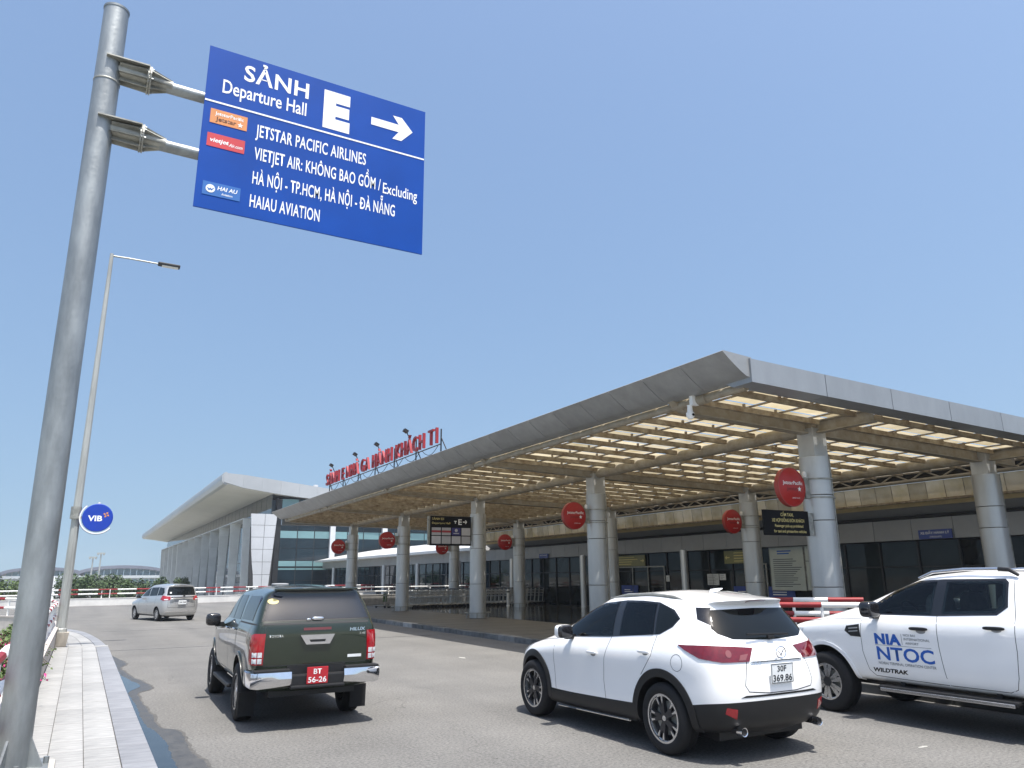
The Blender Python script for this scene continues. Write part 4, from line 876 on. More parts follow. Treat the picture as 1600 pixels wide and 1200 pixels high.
# ------------------------------------------------------------------ street lamp with bank disc
LX, LYY = -.33, 24.55
lp = thing('street_lamp', 'tall tapered steel street lamp on a concrete pedestal at the pavement end', 'street lamp', (LX, LYY, .15))
M['conc'] = mat('stained concrete', (.44, .40, .34), .85, noise=.35, nscale=5, streak=(1, 1, .3), bump=.2, bscale=30)
pd = MB(); n = 4
vs = [(-.17, -.17, 0), (.17, -.17, 0), (.17, .17, 0), (-.17, .17, 0), (-.21, -.21, .36), (.21, -.21, .36), (.21, .21, .36), (-.21, .21, .36)]
pd.add(vs, [(3, 2, 1, 0), (4, 5, 6, 7), (0, 1, 5, 4), (1, 2, 6, 5), (2, 3, 7, 6), (3, 0, 4, 7)]); pd.build('pedestal', M['conc'], lp)
MB().tube([(0, 0, .36), (0, 0, 4.5), (0, 0, 11.50)], [.135, .105, .055], 10).build('pole', M['lampsteel'], lp, smooth=True)
MB().lathe([(.12, .36), (.15, .36), (.15, .45), (.13, .47)], 'z', 10).build('base_collar', M['lampsteel'], lp)
MB().tube([(0, 0, 11.44), (.5, 0, 11.45), (1.35, 0, 11.44)], [.03, .028, .026], 8).build('arm', M['lampsteel'], lp, smooth=True)
MB().b2(1.30, 1.95, -.11, .11, 11.40, 11.49, bev=.03).build('lamp_head', M['mullion'], lp); MB().b2(1.42, 1.89, -.08, .08, 11.385, 11.399).build('diffuser', M['platew'], lp)
vb = thing('bank_sign', 'round dark blue bank sign with white letters clamped to the street lamp', 'sign', (.20, 24.4, 3.59))
M['vibblue'] = mat('royal blue lightbox', (.010, .045, .36), .3, noise=.1, nscale=3)
MB().lathe([(0, -.06), (.375, -.06), (.39, -.045), (.39, .045), (.375, .06), (0, .06)], 'y', 48).build('lightbox', M['vibblue'], vb, smooth=True)
pts = [(.42*math.cos(a), .42*math.sin(a)) for a in [2.3+k*.1 for k in range(34)]]; pts2 = [(.455*math.cos(a), .455*math.sin(a)) for a in [2.3+k*.1 for k in range(33, -1, -1)]]
MB().prism(pts+pts2, 'y', -.05, .05).build('ring', M['whitep'], vb); MB().prism([(x_*1.02, z_*1.02) for x_, z_ in pts]+[(x_*1.02, z_*1.02) for x_, z_ in pts2], 'y', -.0, .055).build('ring', M['deepblue'], vb)
text_obj('lettering', 'VIB', (-.24, -.0625, -.09), (1, 0, 0), (0, 0, 1), .36, .15, M['signwhite'], vb, bold=.03)
M['gold'] = mat('orange mark', (.60, .25, .08), .5)
for k in range(4):
    e = Matrix.Rotation(k*math.pi/2+.5, 3, 'Y'); MB().add([e@Vector(q)+Vector((.21, -.064, .09)) for q in ((.01, 0, 0), (.05, 0, .035), (.085, 0, 0), (.05, 0, -.02))], [(0, 1, 2, 3)]).build('mark', M['gold'], vb)
MB().b2(-.56, -.38, -.02, .02, -.03, .03).tube([(-.55, .10, -.04), (-.55, .10, .3)], .135, 12).build('bracket', M['galvd'], vb)
MB().lathe([(0, .39), (.035, .39), (.04, .43), (0, .44)], 'z', 12).build('spotlight', M['whitep'], vb)

# ------------------------------------------------------------------ luggage trolleys
M['trolley'] = mat('trolley steel', (.33, .32, .29), .35, .7, noise=.2, nscale=8); M['trolleydark'] = mat('trolley grip', (.03, .03, .032), .6)
M['trolleygreen'] = mat('green trolley board', (.09, .15, .07), .5, noise=.15, nscale=5)
def trolley(label, grp):
    o = thing('luggage_trolley', label, 'trolley', (0, 0, 0), 0, grp)
    MB().tube([(-.40, -.28, .17), (.45, -.20, .12), (.45, .20, .12), (-.40, .28, .17), (-.40, -.28, .17)], .02, 6).tube([(-.1, -.25, .16), (-.1, .25, .16)], .015, 6).tube([(.2, -.22, .14), (.2, .22, .14)], .015, 6).build('base_frame', M['trolley'], o)
    MB().tube([(-.38, -.28, .17), (-.46, -.28, .92), (-.50, -.28, 1.0)], .018, 6).tube([(-.38, .28, .17), (-.46, .28, .92), (-.50, .28, 1.0)], .018, 6).tube([(-.42, -.28, .55), (-.42, .28, .55)], .014, 6).build('uprights', M['trolley'], o)
    MB().tube([(-.50, -.30, 1.0), (-.52, 0, 1.01), (-.50, .30, 1.0)], .026, 8).build('handle', M['trolleydark'], o)
    bk = MB()
    for z_ in (.70, .86): bk.tube([(-.45, -.26, z_), (-.22, -.22, z_+.02), (-.22, .22, z_+.02), (-.45, .26, z_)], .010, 5)
    for y_ in (-.22, -.11, 0, .11, .22): bk.tube([(-.22, y_, .88), (-.24, y_, .68), (-.44, y_, .68)], .008, 5)
    bk.build('basket', M['trolley'], o)
    for x_, y_ in ((-.36, -.24), (-.36, .24), (.40, 0)): MB().lathe([(0, -.02), (.075, -.02), (.08, 0), (.075, .02), (0, .02)], 'y', 12, (x_, y_, .08)).build('wheel', M['tyre'], o)
    return o
LTROW = ('luggage trolley nested in the front row under the canopy', 'luggage trolley nested in the middle row under the canopy', 'luggage trolley nested in the back row under the canopy')
t0 = trolley(LTROW[0], 'nested luggage trolleys under the canopy')
k = 0
for row_, (Y, xs, n_) in enumerate(((42.3, 16.7, 32), (43.4, 17.0, 31), (44.5, 16.8, 31))):
    for j in range(n_):
        o = t0 if (row_ == 0 and j == 0) else copy_tree(t0); o['label'] = LTROW[row_]
        o.location = (xs+j*.29+random.uniform(-.03, .03), Y+random.uniform(-.05, .05), .156); o.rotation_euler = (0, 0, math.pi+random.uniform(-.05, .05))
for (X, Y, rz, lab, m_) in ((15.5, 43.2, 2.2, 'single luggage trolley with a green board at the left end of the rows', 'trolleygreen'), (16.1, 42.6, 2.6, 'single luggage trolley with a blue board just left of the column', 'deepblue')):
    o = copy_tree(t0); o['label'] = lab; o.location = (X, Y, .156); o.rotation_euler = (0, 0, rz)
    MB().b2(-.21, -.19, -.2, .2, .35, .82).build('advert_board', M[m_], o)
bo = thing('bollard', 'slim pale bollard with a dark top ring standing in front of the trolleys', 'bollard', (22.6, 40.8, .156))
MB().lathe([(0, 0), (.13, 0), (.12, .02), (.09, .04), (.09, .92), (.07, .96), (0, .97)], 'z', 18).build('post', M['renderwhite'], bo, smooth=True); MB().lathe([(.092, .78), (.096, .78), (.096, .86), (.092, .86)], 'z', 18).build('band', M['blackplastic'], bo)

# ------------------------------------------------------------------ red and white barriers
def barrier(label, p, q, h, gap, first_red):
    p = Vector((*p, .15)); q = Vector((*q, .15)); o = thing('barrier', label, 'barrier', p)
    d = (q-p); l = d.length; d.normalize(); n_ = max(2, int(l/.75+.5))
    for zr in (h, h-gap):
        for k in range(n_):
            a = p+d*(l*k/n_+.004); b_ = p+d*(l*(k+1)/n_-.004); up = Vector((0, 0, zr-.15))
            MB().tube([a+up, b_+up], .05, 12).build('rail', M['redp'] if (k % 2 == (0 if first_red else 1)) else M['whitep'], o, smooth=True, world=True)
    s_ = d.cross(Vector((0, 0, 1)))
    for t_ in (.06, .5, .94):
        c_ = p+d*l*t_
        MB().tube([c_, c_+Vector((0, 0, h-.15))], .03, 8).tube([c_-s_*.25+Vector((0, 0, .03)), c_+s_*.25+Vector((0, 0, .03))], .025, 8).build('post', M['whitep'], o, world=True)
    return o
barrier('red and white pipe barrier between the white crossover and the white pickup', (11.62, 10.55), (12.75, 9.15), 1.30, .27, True)
barrier('second red and white pipe barrier farther back beside the near column', (12.1, 12.2), (13.9, 10.2), 1.345, .27, False)
# ------------------------------------------------------------------ vehicles: shared construction
def interp(lst, y):
    if not isinstance(lst, (list, tuple)): return lst
    if y <= lst[0][0]: return lst[0][1]
    for (a, va), (b_, vb_) in zip(lst, lst[1:]):
        if y <= b_: return va+(vb_-va)*(y-a)/(b_-a)
    return lst[-1][1]
TS = (0, .13, .27, .41, .55, .69, .84, 1)
def level(yr, yf, w, z, cr=.25, cf=.35):
    W = lambda y: interp(w, y); Z = lambda y: interp(z, y); ya, yb = yr+cr, yf-cf; P_ = []
    for fx, fy in ((0, 0), (.58, .09), (.88, .40)): P_.append((W(ya)*fx, yr+cr*fy, Z(yr+cr*fy)))
    for t_ in TS: y_ = ya+(yb-ya)*t_; P_.append((W(y_), y_, Z(y_)))
    for fx, fy in ((.88, .40), (.58, .10), (0, 0)): P_.append((W(yb)*fx, yf-cf*fy, Z(yf-cf*fy)))
    return P_
def cage_body(levels, bandmat, mats, sub=3):
    n = len(levels[0]); vs = []; fs = []; mi = []
    for L_ in levels: vs += L_
    for j in range(len(levels)-1):
        for i in range(n-1):
            q = (j*n+i, j*n+i+1, (j+1)*n+i+1, (j+1)*n+i); fs.append(q); mi.append(bandmat[j])
    off = len(vs); vs += [(-x_, y_, z_) for x_, y_, z_ in vs]; fs += [tuple(off+i for i in f[::-1]) for f in fs]; mi += mi
    me = bpy.data.meshes.new('cage'); me.from_pydata(vs, [], fs)
    for m in mats: me.materials.append(m)
    me.polygons.foreach_set('material_index', mi)
    bm = bmesh.new(); bm.from_mesh(me); bmesh.ops.remove_doubles(bm, verts=bm.verts, dist=2e-4)
    bmesh.ops.dissolve_degenerate(bm, edges=bm.edges, dist=1e-4); bmesh.ops.recalc_face_normals(bm, faces=bm.faces); bm.to_mesh(me); bm.free()
    o = bpy.data.objects.new('cage', me); COL.objects.link(o); md = o.modifiers.new('s', 'SUBSURF'); md.levels = sub; md.render_levels = sub
    bpy.context.view_layer.update(); r_ = bpy.data.meshes.new_from_object(o.evaluated_get(bpy.context.evaluated_depsgraph_get()))
    bpy.data.objects.remove(o); return r_
def boolean(me, cutters):
    o = bpy.data.objects.new('solid', me); COL.objects.link(o); cs = []
    for c in cutters:
        md = o.modifiers.new('b', 'BOOLEAN'); md.operation = 'DIFFERENCE'; md.solver = 'EXACT'; md.object = c
        try: md.material_mode = 'TRANSFER'
        except Exception: pass
    bpy.context.view_layer.update(); r_ = bpy.data.meshes.new_from_object(o.evaluated_get(bpy.context.evaluated_depsgraph_get()))
    bpy.data.objects.remove(o)
    for c in cutters: bpy.data.objects.remove(c)
    return r_
def inside(p, poly):
    c = False; n = len(poly); x_, y_ = p
    for i in range(n):
        (x1, y1), (x2, y2) = poly[i], poly[(i+1) % n]
        if (y1 > y_) != (y2 > y_) and x_ < (x2-x1)*(y_-y1)/(y2-y1)+x1: c = not c
    return c
def dens(poly, ds):
    out = []
    for i in range(len(poly)):
        a = Vector(poly[i]); b_ = Vector(poly[(i+1) % len(poly)]); n = max(1, int((b_-a).length/ds))
        out += [tuple(a+(b_-a)*(k/n)) for k in range(n)]
    return out
class Car:
    def __init__(s, name, label, cat, loc, rz, levels, bandmat, mats, cutters=(), sub=3, scale=1.0):
        s.root = thing(name, label, cat, loc, rz); s.root.scale = scale if isinstance(scale, tuple) else (scale,)*3
        me = cage_body(levels, bandmat, mats, sub); s.bvh = BVHTree.FromPolygons([v.co.copy() for v in me.vertices], [tuple(p.vertices) for p in me.polygons])
        if cutters: me = boolean(me, [s.cutter(*c) for c in cutters])
        me.name = 'body'; me.polygons.foreach_set('use_smooth', [True]*len(me.polygons)); me.set_sharp_from_angle(angle=R(42)); s.body = link('body', me, s.root)
    def cutter(s, kind_, *a):
        if kind_ == 'arch':
            y, z, r, side, x0 = a; mb = MB().lathe([(0, x0), (r, x0), (r, 1.3), (0, 1.3)], 'x', 40, (0, y, z))
            if side < 0: mb.v = [(-p[0], p[1], p[2]) for p in mb.v]
            o = mb.build('cut', M['blackplastic'])
        else:
            poly, xa, xb = a; o = MB().prism(poly, 'x', xa, xb).build('cut', M['interior'])
        return o
    def cast(s, p, d):
        d = Vector(d).normalized(); o = Vector(p)-d*4; h = s.bvh.ray_cast(o, d)
        if h[0] is None:
            h = s.bvh.find_nearest(Vector(p)); return h[0], h[1]
        n = h[1]
        if n.dot(d) > 0: n = -n
        return h[0], n
    def drape(s, name, poly3, d, off, m, parent=None, holes=(), ds=.028, smooth=True):
        """cover a patch of the bodywork: outline points near the skin, thrown onto it along d"""
        d = Vector(d).normalized(); u = d.cross(Vector((0, 0, 1))).normalized(); v = u.cross(d); base = Vector(poly3[0])
        to2 = lambda p: ((Vector(p)-base).dot(u), (Vector(p)-base).dot(v))
        o2 = dens([to2(p) for p in poly3], ds); hs = [dens([to2(p) for p in h], ds) for h in holes]
        pts = []; edges = []
        for lp_ in [o2]+hs:
            k0 = len(pts); pts += lp_; edges += [(k0+i, k0+(i+1) % len(lp_)) for i in range(len(lp_))]
        nb_ = len(pts); xs = [p[0] for p in o2]; ys = [p[1] for p in o2]; x_ = min(xs)+ds*.5
        while x_ < max(xs):
            y_ = min(ys)+ds*.5
            while y_ < max(ys):
                if inside((x_, y_), o2) and not any(inside((x_, y_), h) for h in hs) and min((x_-p[0])**2+(y_-p[1])**2 for p in pts[:nb_]) > (ds*.45)**2: pts.append((x_, y_))
                y_ += ds
            x_ += ds
        r_ = delaunay_2d_cdt([Vector(p) for p in pts], edges, [], 0, 1e-6); V2, F2 = r_[0], r_[2]
        keep = []
        for f in F2:
            c = sum((Vector(V2[i]) for i in f), Vector((0, 0)))/len(f)
            if inside(c, o2) and not any(inside(c, h) for h in hs): keep.append(tuple(f))
        out = []; low = []
        for p in V2:
            h, n = s.cast(base+u*p[0]+v*p[1], d); out.append(h+n*off); low.append(h-n*.004)
        cnt = {}
        for f in keep:
            for i in range(len(f)): e = (f[i], f[(i+1) % len(f)]); cnt[e] = cnt.get(e, 0)+1
        mb = MB(); n0 = len(out); mb.v = [tuple(p) for p in out+low]; mb.f = list(keep)
        for (a, b_) in cnt:
            if (b_, a) not in cnt: mb.f.append((b_, a, a+n0, b_+n0))
        mb.m = [0]*len(mb.f)
        return mb.build(name, m, parent or s.root, smooth=smooth, ang=50)
    def side(s, name, yz, off, m, sides=(-1, 1), holes=(), **k):
        r_ = None
        for sd_ in sides: r_ = s.drape(name, [(sd_*.9, y_, z_) for y_, z_ in yz], (-sd_, 0, 0), off, m, holes=[[(sd_*.9, y_, z_) for y_, z_ in h] for h in holes], **k)
        return r_
    def rear(s, name, xz, off, m, mirror=False, **k):
        r_ = s.drape(name, [(x_, -1.2, z_) for x_, z_ in xz], (0, 1, 0), off, m, **k)
        if mirror: s.drape(name, [(-x_, -1.2, z_) for x_, z_ in xz], (0, 1, 0), off, m, **k)
        return r_
    def seam(s, name, pts3, d, wd=.007, m=None, off=.0012):
        d = Vector(d).normalized(); u = d.cross(Vector((0, 0, 1))).normalized(); v = u.cross(d); P_ = [Vector(p) for p in pts3]; Q = []
        for a, b_ in zip(P_, P_[1:]):
            n = max(1, int((b_-a).length/.05)); Q += [a+(b_-a)*(k/n) for k in range(n)]
        Q.append(P_[-1]); vs = []
        for i, p in enumerate(Q):
            t_ = Q[min(i+1, len(Q)-1)]-Q[max(i-1, 0)]; t2 = Vector((t_.dot(u), t_.dot(v))).normalized(); nn = u*(-t2.y)+v*t2.x
            for sg_ in (-1, 1): h, n = s.cast(p+nn*sg_*wd/2, d); vs.append(h+n*off)
        return MB().add(vs, [(2*i, 2*i+1, 2*i+3, 2*i+2) for i in range(len(Q)-1)]).build(name, m or M['seam'], s.root)
    def sseam(s, yz, sides=(-1, 1), **k):
        for sd_ in sides: s.seam('panel_gap', [(sd_*.9, y_, z_) for y_, z_ in yz], (-sd_, 0, 0), **k)
    def rseam(s, xz, **k): s.seam('panel_gap', [(x_, -1.2, z_) for x_, z_ in xz], (0, 1, 0), **k)
    def text(s, st, origin, u, v, wd, cap, m, d, off=.003, parent=None, **k):
        o = text_obj('lettering', st, origin, u, v, wd, cap, m, parent or s.root, **k)
        for p in o.data.vertices: h, n = s.cast(p.co, d); p.co = h+n*off
        return o
    def part(s, mb, name, m, parent=None, smooth=False, **k): return mb.build(name, m, parent or s.root, smooth=smooth, **k)

def wheel(car, x, y, R_, wd, rimr, style, proto_={}):
    key = (style, x > 0)
    sgn = 1 if x > 0 else -1
    if key not in proto_:
        ri = rimr-.01; T_ = [(ri, -wd*.42), (ri+.012, -wd*.47), ((R_+ri)/2, -wd*.52), (R_-.03, -wd*.47), (R_-.008, -wd*.40), (R_, -wd*.30), (R_, -wd*.06), (R_-.008, -wd*.055), (R_-.008, -wd*.035), (R_, -wd*.03), (R_, wd*.03), (R_-.008, wd*.035), (R_-.008, wd*.055), (R_, wd*.06), (R_, wd*.30), (R_-.008, wd*.40), (R_-.03, wd*.47), ((R_+ri)/2, wd*.52), (ri+.012, wd*.47), (ri, wd*.42), (ri-.01, 0), (ri, -wd*.42)]
        w_ = MB().lathe(T_, 'x', 48).build('wheel', M['tyre'], car.root, smooth=True)
        so_ = wd*.46*sgn
        rim = MB().lathe([(ri-.012, so_), (ri+.008, so_), (ri+.006, so_-.012*sgn), (ri-.02, so_-.02*sgn), (ri-.03, -so_)], 'x', 48).build('rim', M['alloy'], w_, smooth=True)
        MB().lathe([(0, so_-.10*sgn), (rimr*.98, so_-.10*sgn)], 'x', 32).build('brake_shield', M['blackplastic'], w_)
        MB().lathe([(.06, so_-.085*sgn), (rimr*.68, so_-.085*sgn), (rimr*.68, so_-.07*sgn), (.06, so_-.07*sgn)], 'x', 32).build('brake_disc', M['galvd'], w_)
        def spoke(a, r0, r1, w0, w1, x0, x1, mb, da=0.0):
            vs = []
            for (r, hw, aa, dx) in ((r0, w0, a, 0), (r1, w1, a+da, .012)):
                for sx_ in (x0, x1):
                    for sw in (-hw, hw): vs.append(((so_-(sx_+ (0 if sx_ == x1 else dx*0))*sgn), r*math.cos(aa)-sw*math.sin(aa), r*math.sin(aa)+sw*math.cos(aa)))
            mb.add(vs, [(0, 1, 3, 2), (4, 6, 7, 5), (0, 4, 5, 1), (2, 3, 7, 6), (0, 2, 6, 4), (1, 5, 7, 3)])
        if style == 'twin':
            dk = MB(); tips = MB()
            for k in range(5):
                for q in (-.20, .20):
                    a = k*2*math.pi/5+.3+q; spoke(a-q*.55, .05, ri-.012, .022, .020, .06, .022, dk, q*.55)
                    spoke(a, ri*.62, ri-.006, .004, .019, .03, .016, tips)
            dk.build('spokes', M['alloyd'], w_); tips.build('spoke_tips', M['alloy'], w_)
            MB().lathe([(0, so_-.022*sgn), (.055, so_-.022*sgn), (.065, so_-.05*sgn)], 'x', 20).build('hub_cap', M['alloyd'], w_, smooth=True); MB().lathe([(0, so_-.019*sgn), (.028, so_-.019*sgn), (.028, so_-.024*sgn)], 'x', 20).build('emblem', M['alloy'], w_)
        elif style == 'split':
            al = MB(); bk = MB()
            for k in range(6):
                a = k*2*math.pi/6+.2
                for q in (-.19, .19): spoke(a+q*.45, .06, ri-.012, .024, .030, .05, .012, al, q*.55)
                spoke(a, .10, ri-.02, .010, .030, .055, .026, bk)
            al.build('spokes', M['alloy'], w_); bk.build('spoke_inlays', M['alloyd'], w_); MB().lathe([(0, so_-.012*sgn), (.07, so_-.012*sgn), (.085, so_-.05*sgn)], 'x', 20).build('hub_cap', M['alloyd'], w_, smooth=True)
        else:
            al = MB()
            for k in range(6): spoke(k*math.pi/3, .05, ri-.008, .045, .035, .05, .012, al)
            al.build('spokes', M['alloy'], w_); MB().lathe([(0, so_-.008*sgn), (.06, so_-.008*sgn), (.07, so_-.05*sgn)], 'x', 20).build('hub_cap', M['alloy'], w_, smooth=True)
        proto_[key] = w_; o = w_
    else: o = copy_tree(proto_[key], car.root)
    o.location = (x, y, R_); o.rotation_euler = (random.uniform(0, 1.0), 0, 0); return o
def ell(c, r, n=20, m_=12):
    c = Vector(c); prof = [(math.sin(math.pi*k/m_), -math.cos(math.pi*k/m_)) for k in range(m_+1)]
    mb = MB().lathe([(max(a, 0), b_) for a, b_ in prof], 'z', n); mb.v = [(c.x+p[0]*r[0], c.y+p[1]*r[1], c.z+p[2]*r[2]) for p in mb.v]; return mb
def sq_ell(c, r, p=.55, n=24, m_=14):
    c = Vector(c); sp_ = lambda v_: math.copysign(abs(v_)**p, v_); vs = []
    for i in range(m_+1):
        t_ = -math.pi/2+math.pi*i/m_
        for k in range(n):
            a = 2*math.pi*k/n; vs.append((c.x+r[0]*sp_(math.cos(t_))*sp_(math.cos(a)), c.y+r[1]*sp_(math.cos(t_))*sp_(math.sin(a)), c.z+r[2]*sp_(math.sin(t_))))
    return MB().add(vs, [(i*n+k, i*n+(k+1) % n, (i+1)*n+(k+1) % n, (i+1)*n+k) for i in range(m_) for k in range(n)])
def seats(car, rows, z):
    for y_ in rows:
        for x_ in (-.38, .38):
            st_ = car.part(sq_ell((x_, y_-.12, z+.05), (.25, .10, .34)), 'seat', M['seat'], smooth=True)
            car.part(sq_ell((x_, y_-.20, z+.50), (.14, .06, .10)), 'headrest', M['seat'], st_, smooth=True)
def steering(car, x, y, z):
    c = Vector((x, y, z)); e = Matrix.Rotation(R(-25), 3, 'X'); ring = [c+e@Vector((.18*math.cos(k*math.pi/10), 0, .18*math.sin(k*math.pi/10))) for k in range(21)]
    car.part(MB().tube(ring, .016, 8, caps=False).tube([c+e@Vector((-.17, 0, 0)), c+e@Vector((.17, 0, 0))], .014, 6), 'steering_wheel', M['blackplastic'], smooth=True)
def mirror(car, y, z, x, m, parent_glass=True, size=(.115, .085, .085)):
    for sd_ in (-1, 1):
        mm = car.part(sq_ell((sd_*x, y, z), size), 'wing_mirror', m, smooth=True)
        car.part(MB().b2(sd_*(x-size[0]*1.5), sd_*(x-size[0]*.3), y-.03, y+.04, z-size[2]*1.15, z-size[2]*.45), 'stalk', M['blackplastic'], mm)
        car.part(sq_ell((sd_*x, y-size[1]*.45, z), (size[0]*.97, size[1]*.62, size[2]*.96)), 'mirror_glass', M['blackgloss'], mm, smooth=True)
def arc(cy, cz, r, a0, a1, n=22): return [(cy+r*math.cos(R(a0+(a1-a0)*k/n)), cz+r*math.sin(R(a0+(a1-a0)*k/n))) for k in range(n+1)]
def plate(car, c, w_, h_, m, lines_, ink, tilt=0.0, rim=None):
    c = Vector(c); mb = MB().box((0, 0, 0), (w_, .012, h_), bev=.005); e = Matrix.Rotation(tilt, 3, 'X'); mb.v = [tuple(e@Vector(p)+c) for p in mb.v]
    p_ = car.part(mb, 'number_plate', m)
    if rim:
        f = MB(); t_ = .006
        f.b2(-w_/2+.004, w_/2-.004, -.0085, -.0065, h_/2-.004-t_, h_/2-.004).b2(-w_/2+.004, w_/2-.004, -.0085, -.0065, -h_/2+.004, -h_/2+.004+t_).b2(-w_/2+.004, -w_/2+.004+t_, -.0085, -.0065, -h_/2+.01, h_/2-.01).b2(w_/2-.004-t_, w_/2-.004, -.0085, -.0065, -h_/2+.01, h_/2-.01)
        f.v = [tuple(e@Vector(p)+c) for p in f.v]; car.part(f, 'plate_border', rim, p_)
    for st_, x0, z0, wd, cap in lines_:
        text_obj('lettering', st_, c+e@Vector((x0, -.0082, z0)), (1, 0, 0), e@Vector((0, 0, 1)), wd, cap, ink, p_, bold=.015)
Z0 = lambda yr, yf, z: [(0, y_, interp(z, y_)) for (x_, y_, zz) in level(yr, yf, 1, 0)]

M['lampdim'] = mat('smoked lamp lens', (.20, .06, .06), .08, coat=1.0)
# ------------------------------------------------------------------ white crossover
lv = [Z0(-.72, 3.3, .24), level(-.72, 3.3, .78, [(-.7, .30), (0, .22), (3.3, .22)], .25, .4), level(-.85, 3.43, [(-.6, .87), (0, .895), (2.6, .895), (3.0, .86)], [(-.85, .36), (-.2, .29), (2.8, .26), (3.4, .28)], .30, .5),
      level(-.90, 3.50, [(-.6, .89), (0, .915), (2.6, .91), (3.0, .87)], [(-.9, .625), (-.6, .60), (-.35, .50), (0, .47), (.5, .435), (2.2, .385), (2.9, .45), (3.5, .52)], .30, .5),
      level(-.895, 3.50, [(-.6, .888), (0, .906), (2.6, .902), (3.0, .865)], [(-.9, .80), (.5, .72), (2.2, .68), (3.5, .70)], .30, .5),
      level(-.865, 3.45, [(-.6, .892), (0, .932), (2.6, .922), (3.0, .865)], [(-.9, 1.0), (.5, .95), (2.2, .91), (3.45, .80)], .30, .5),
      level(-.815, 3.33, [(-.6, .85), (0, .89), (2.4, .875), (2.95, .80)], [(-.8, 1.12), (0, 1.11), (1, 1.06), (2.3, 1.02), (3.3, .90)], .28, .5),
      level(-.785, 2.48, [(-.5, .80), (0, .85), (1.6, .85), (2.1, .79)], [(-.8, 1.19), (0, 1.19), (1, 1.14), (2.1, 1.09), (2.5, 1.11)], .26, .38),
      level(-.66, 1.98, [(-.5, .72), (0, .775), (1.2, .775), (1.7, .73)], [(-.7, 1.38), (1, 1.37), (1.98, 1.34)], .26, .3),
      level(-.50, 1.46, [(-.4, .61), (.2, .655), (1.2, .635)], [(-.5, 1.545), (.5, 1.61), (1.46, 1.56)], .16, .25),
      level(-.645, 1.38, [(-.5, .55), (.2, .57), (1.2, .55)], [(-.65, 1.585), (.4, 1.665), (1.38, 1.615)], .12, .22),
      level(-.67, 1.37, .30, [(-.67, 1.60), (.4, 1.69), (1.37, 1.635)], .10, .2), Z0(-.67, 1.37, [(-.67, 1.605), (.4, 1.70), (1.37, 1.64)])]
fwin = [(2.02, 1.105), (1.88, 1.27), (1.62, 1.415), (1.31, 1.505), (.97, 1.545), (.92, 1.165)]; rwin = [(.78, 1.175), (.83, 1.55), (.52, 1.553), (.25, 1.545), (.165, 1.215)]; qwin = [(.13, 1.22), (.205, 1.54), (.07, 1.52), (-.06, 1.465), (-.165, 1.40), (-.10, 1.325), (.03, 1.25)]
dlo = [(2.07, 1.085), (1.90, 1.285), (1.63, 1.437), (1.31, 1.528), (.84, 1.572), (.52, 1.575), (.22, 1.562), (-.06, 1.487), (-.19, 1.40), (-.115, 1.31), (.06, 1.225), (.99, 1.145)]
ar = .425
cut = [('arch', 0, .37, ar, -1, .55), ('arch', 0, .37, ar, 1, .55), ('arch', 2.75, .37, ar, -1, .55), ('arch', 2.75, .37, ar, 1, .55), ('win', [(1.98, 1.115), (1.86, 1.26), (1.60, 1.40), (1.30, 1.49), (.98, 1.53), (.95, 1.19)], -1.2, 1.2), ('win', [(.76, 1.20), (.80, 1.53), (.52, 1.535), (.27, 1.525), (.19, 1.24)], -1.2, 1.2), ('win', [(1.95, 1.13), (1.84, 1.25), (1.6, 1.38), (1.3, 1.47), (.9, 1.50), (.2, 1.50), (.05, 1.22), (1.0, 1.16)], -.60, .60)]
cx = Car('crossover_car', 'white compact crossover with black wheel arches seen from its left rear', 'car', (6.575, 6.80, 0), 0, lv, [1, 1, 1, 0, 0, 0, 0, 0, 0, 0, 0, 0], [M['paintwhite'], M['blackplastic']], cut)
cx.part(MB().b2(-.62, .62, -.55, 3.2, .20, .50), 'underbody', M['blackplastic'])
cx.side('window_trim', dlo, .004, M['blackgloss'], holes=[[(1.98, 1.115), (1.86, 1.26), (1.60, 1.40), (1.30, 1.49), (.98, 1.53), (.95, 1.19)], [(.76, 1.20), (.80, 1.53), (.52, 1.535), (.27, 1.525), (.19, 1.24)]])
cx.side('side_window', fwin, .007, M['carglass_light']); cx.side('side_window', rwin, .007, M['carglass']); cx.side('quarter_window', qwin, .007, M['cardark'])
seats(cx, (1.25, .35), 1.0); steering(cx, -.38, 1.62, 1.02)
for yc_ in (0, 2.75):
    ring = arc(yc_, .37, .505, -8 if yc_ else -5, 188, 30)+arc(yc_, .37, .418, 190, -10, 30); cx.side('arch_cladding', ring, .012, M['blackplastic'], ds=.03)
cx.side('sill_cladding', [(2.26, .40), (1.4, .425), (.50, .45), (.46, .30), (.5, .26), (2.2, .24), (2.28, .30)], .010, M['blackplastic'])
for sd_ in (-1, 1): cx.part(MB().tube([(sd_*.895, 2.08, .235), (sd_*.90, .58, .265)], .014, 8), 'sill_strip', M['chrome'])
cx.sseam([(2.17, 1.07), (2.18, .85), (2.15, .60), (2.13, .40)]); cx.sseam([(.93, 1.15), (1.02, .9), (1.05, .65), (1.02, .44)]); cx.sseam([(.10, 1.215), (.14, 1.0), (.22, .90), (.33, .78)]); cx.sseam([(2.1, 1.06), (2.6, 1.01), (3.1, .95)])
cx.sseam([(-.27+.085*math.cos(k*.3), .955+.085*math.sin(k*.3)) for k in range(22)], sides=(-1,), wd=.005)
for sd_ in (-1, 1):
    for y_, z_ in ((1.26, .945), (.25, 1.025)):
        h, n = cx.cast((sd_*.9, y_, z_), (-sd_, 0, 0)); cx.part(sq_ell(h+n*.022, (.014, .105, .018), .6), 'door_handle', M['paintwhite'], smooth=True); cx.part(ell(h+n*.001-Vector((0, .01, .02)), (.006, .055, .028)), 'handle_hollow_shade', M['compgrey'], smooth=True)  # grey oval paints the shade of a hand hollow; the door has no dent
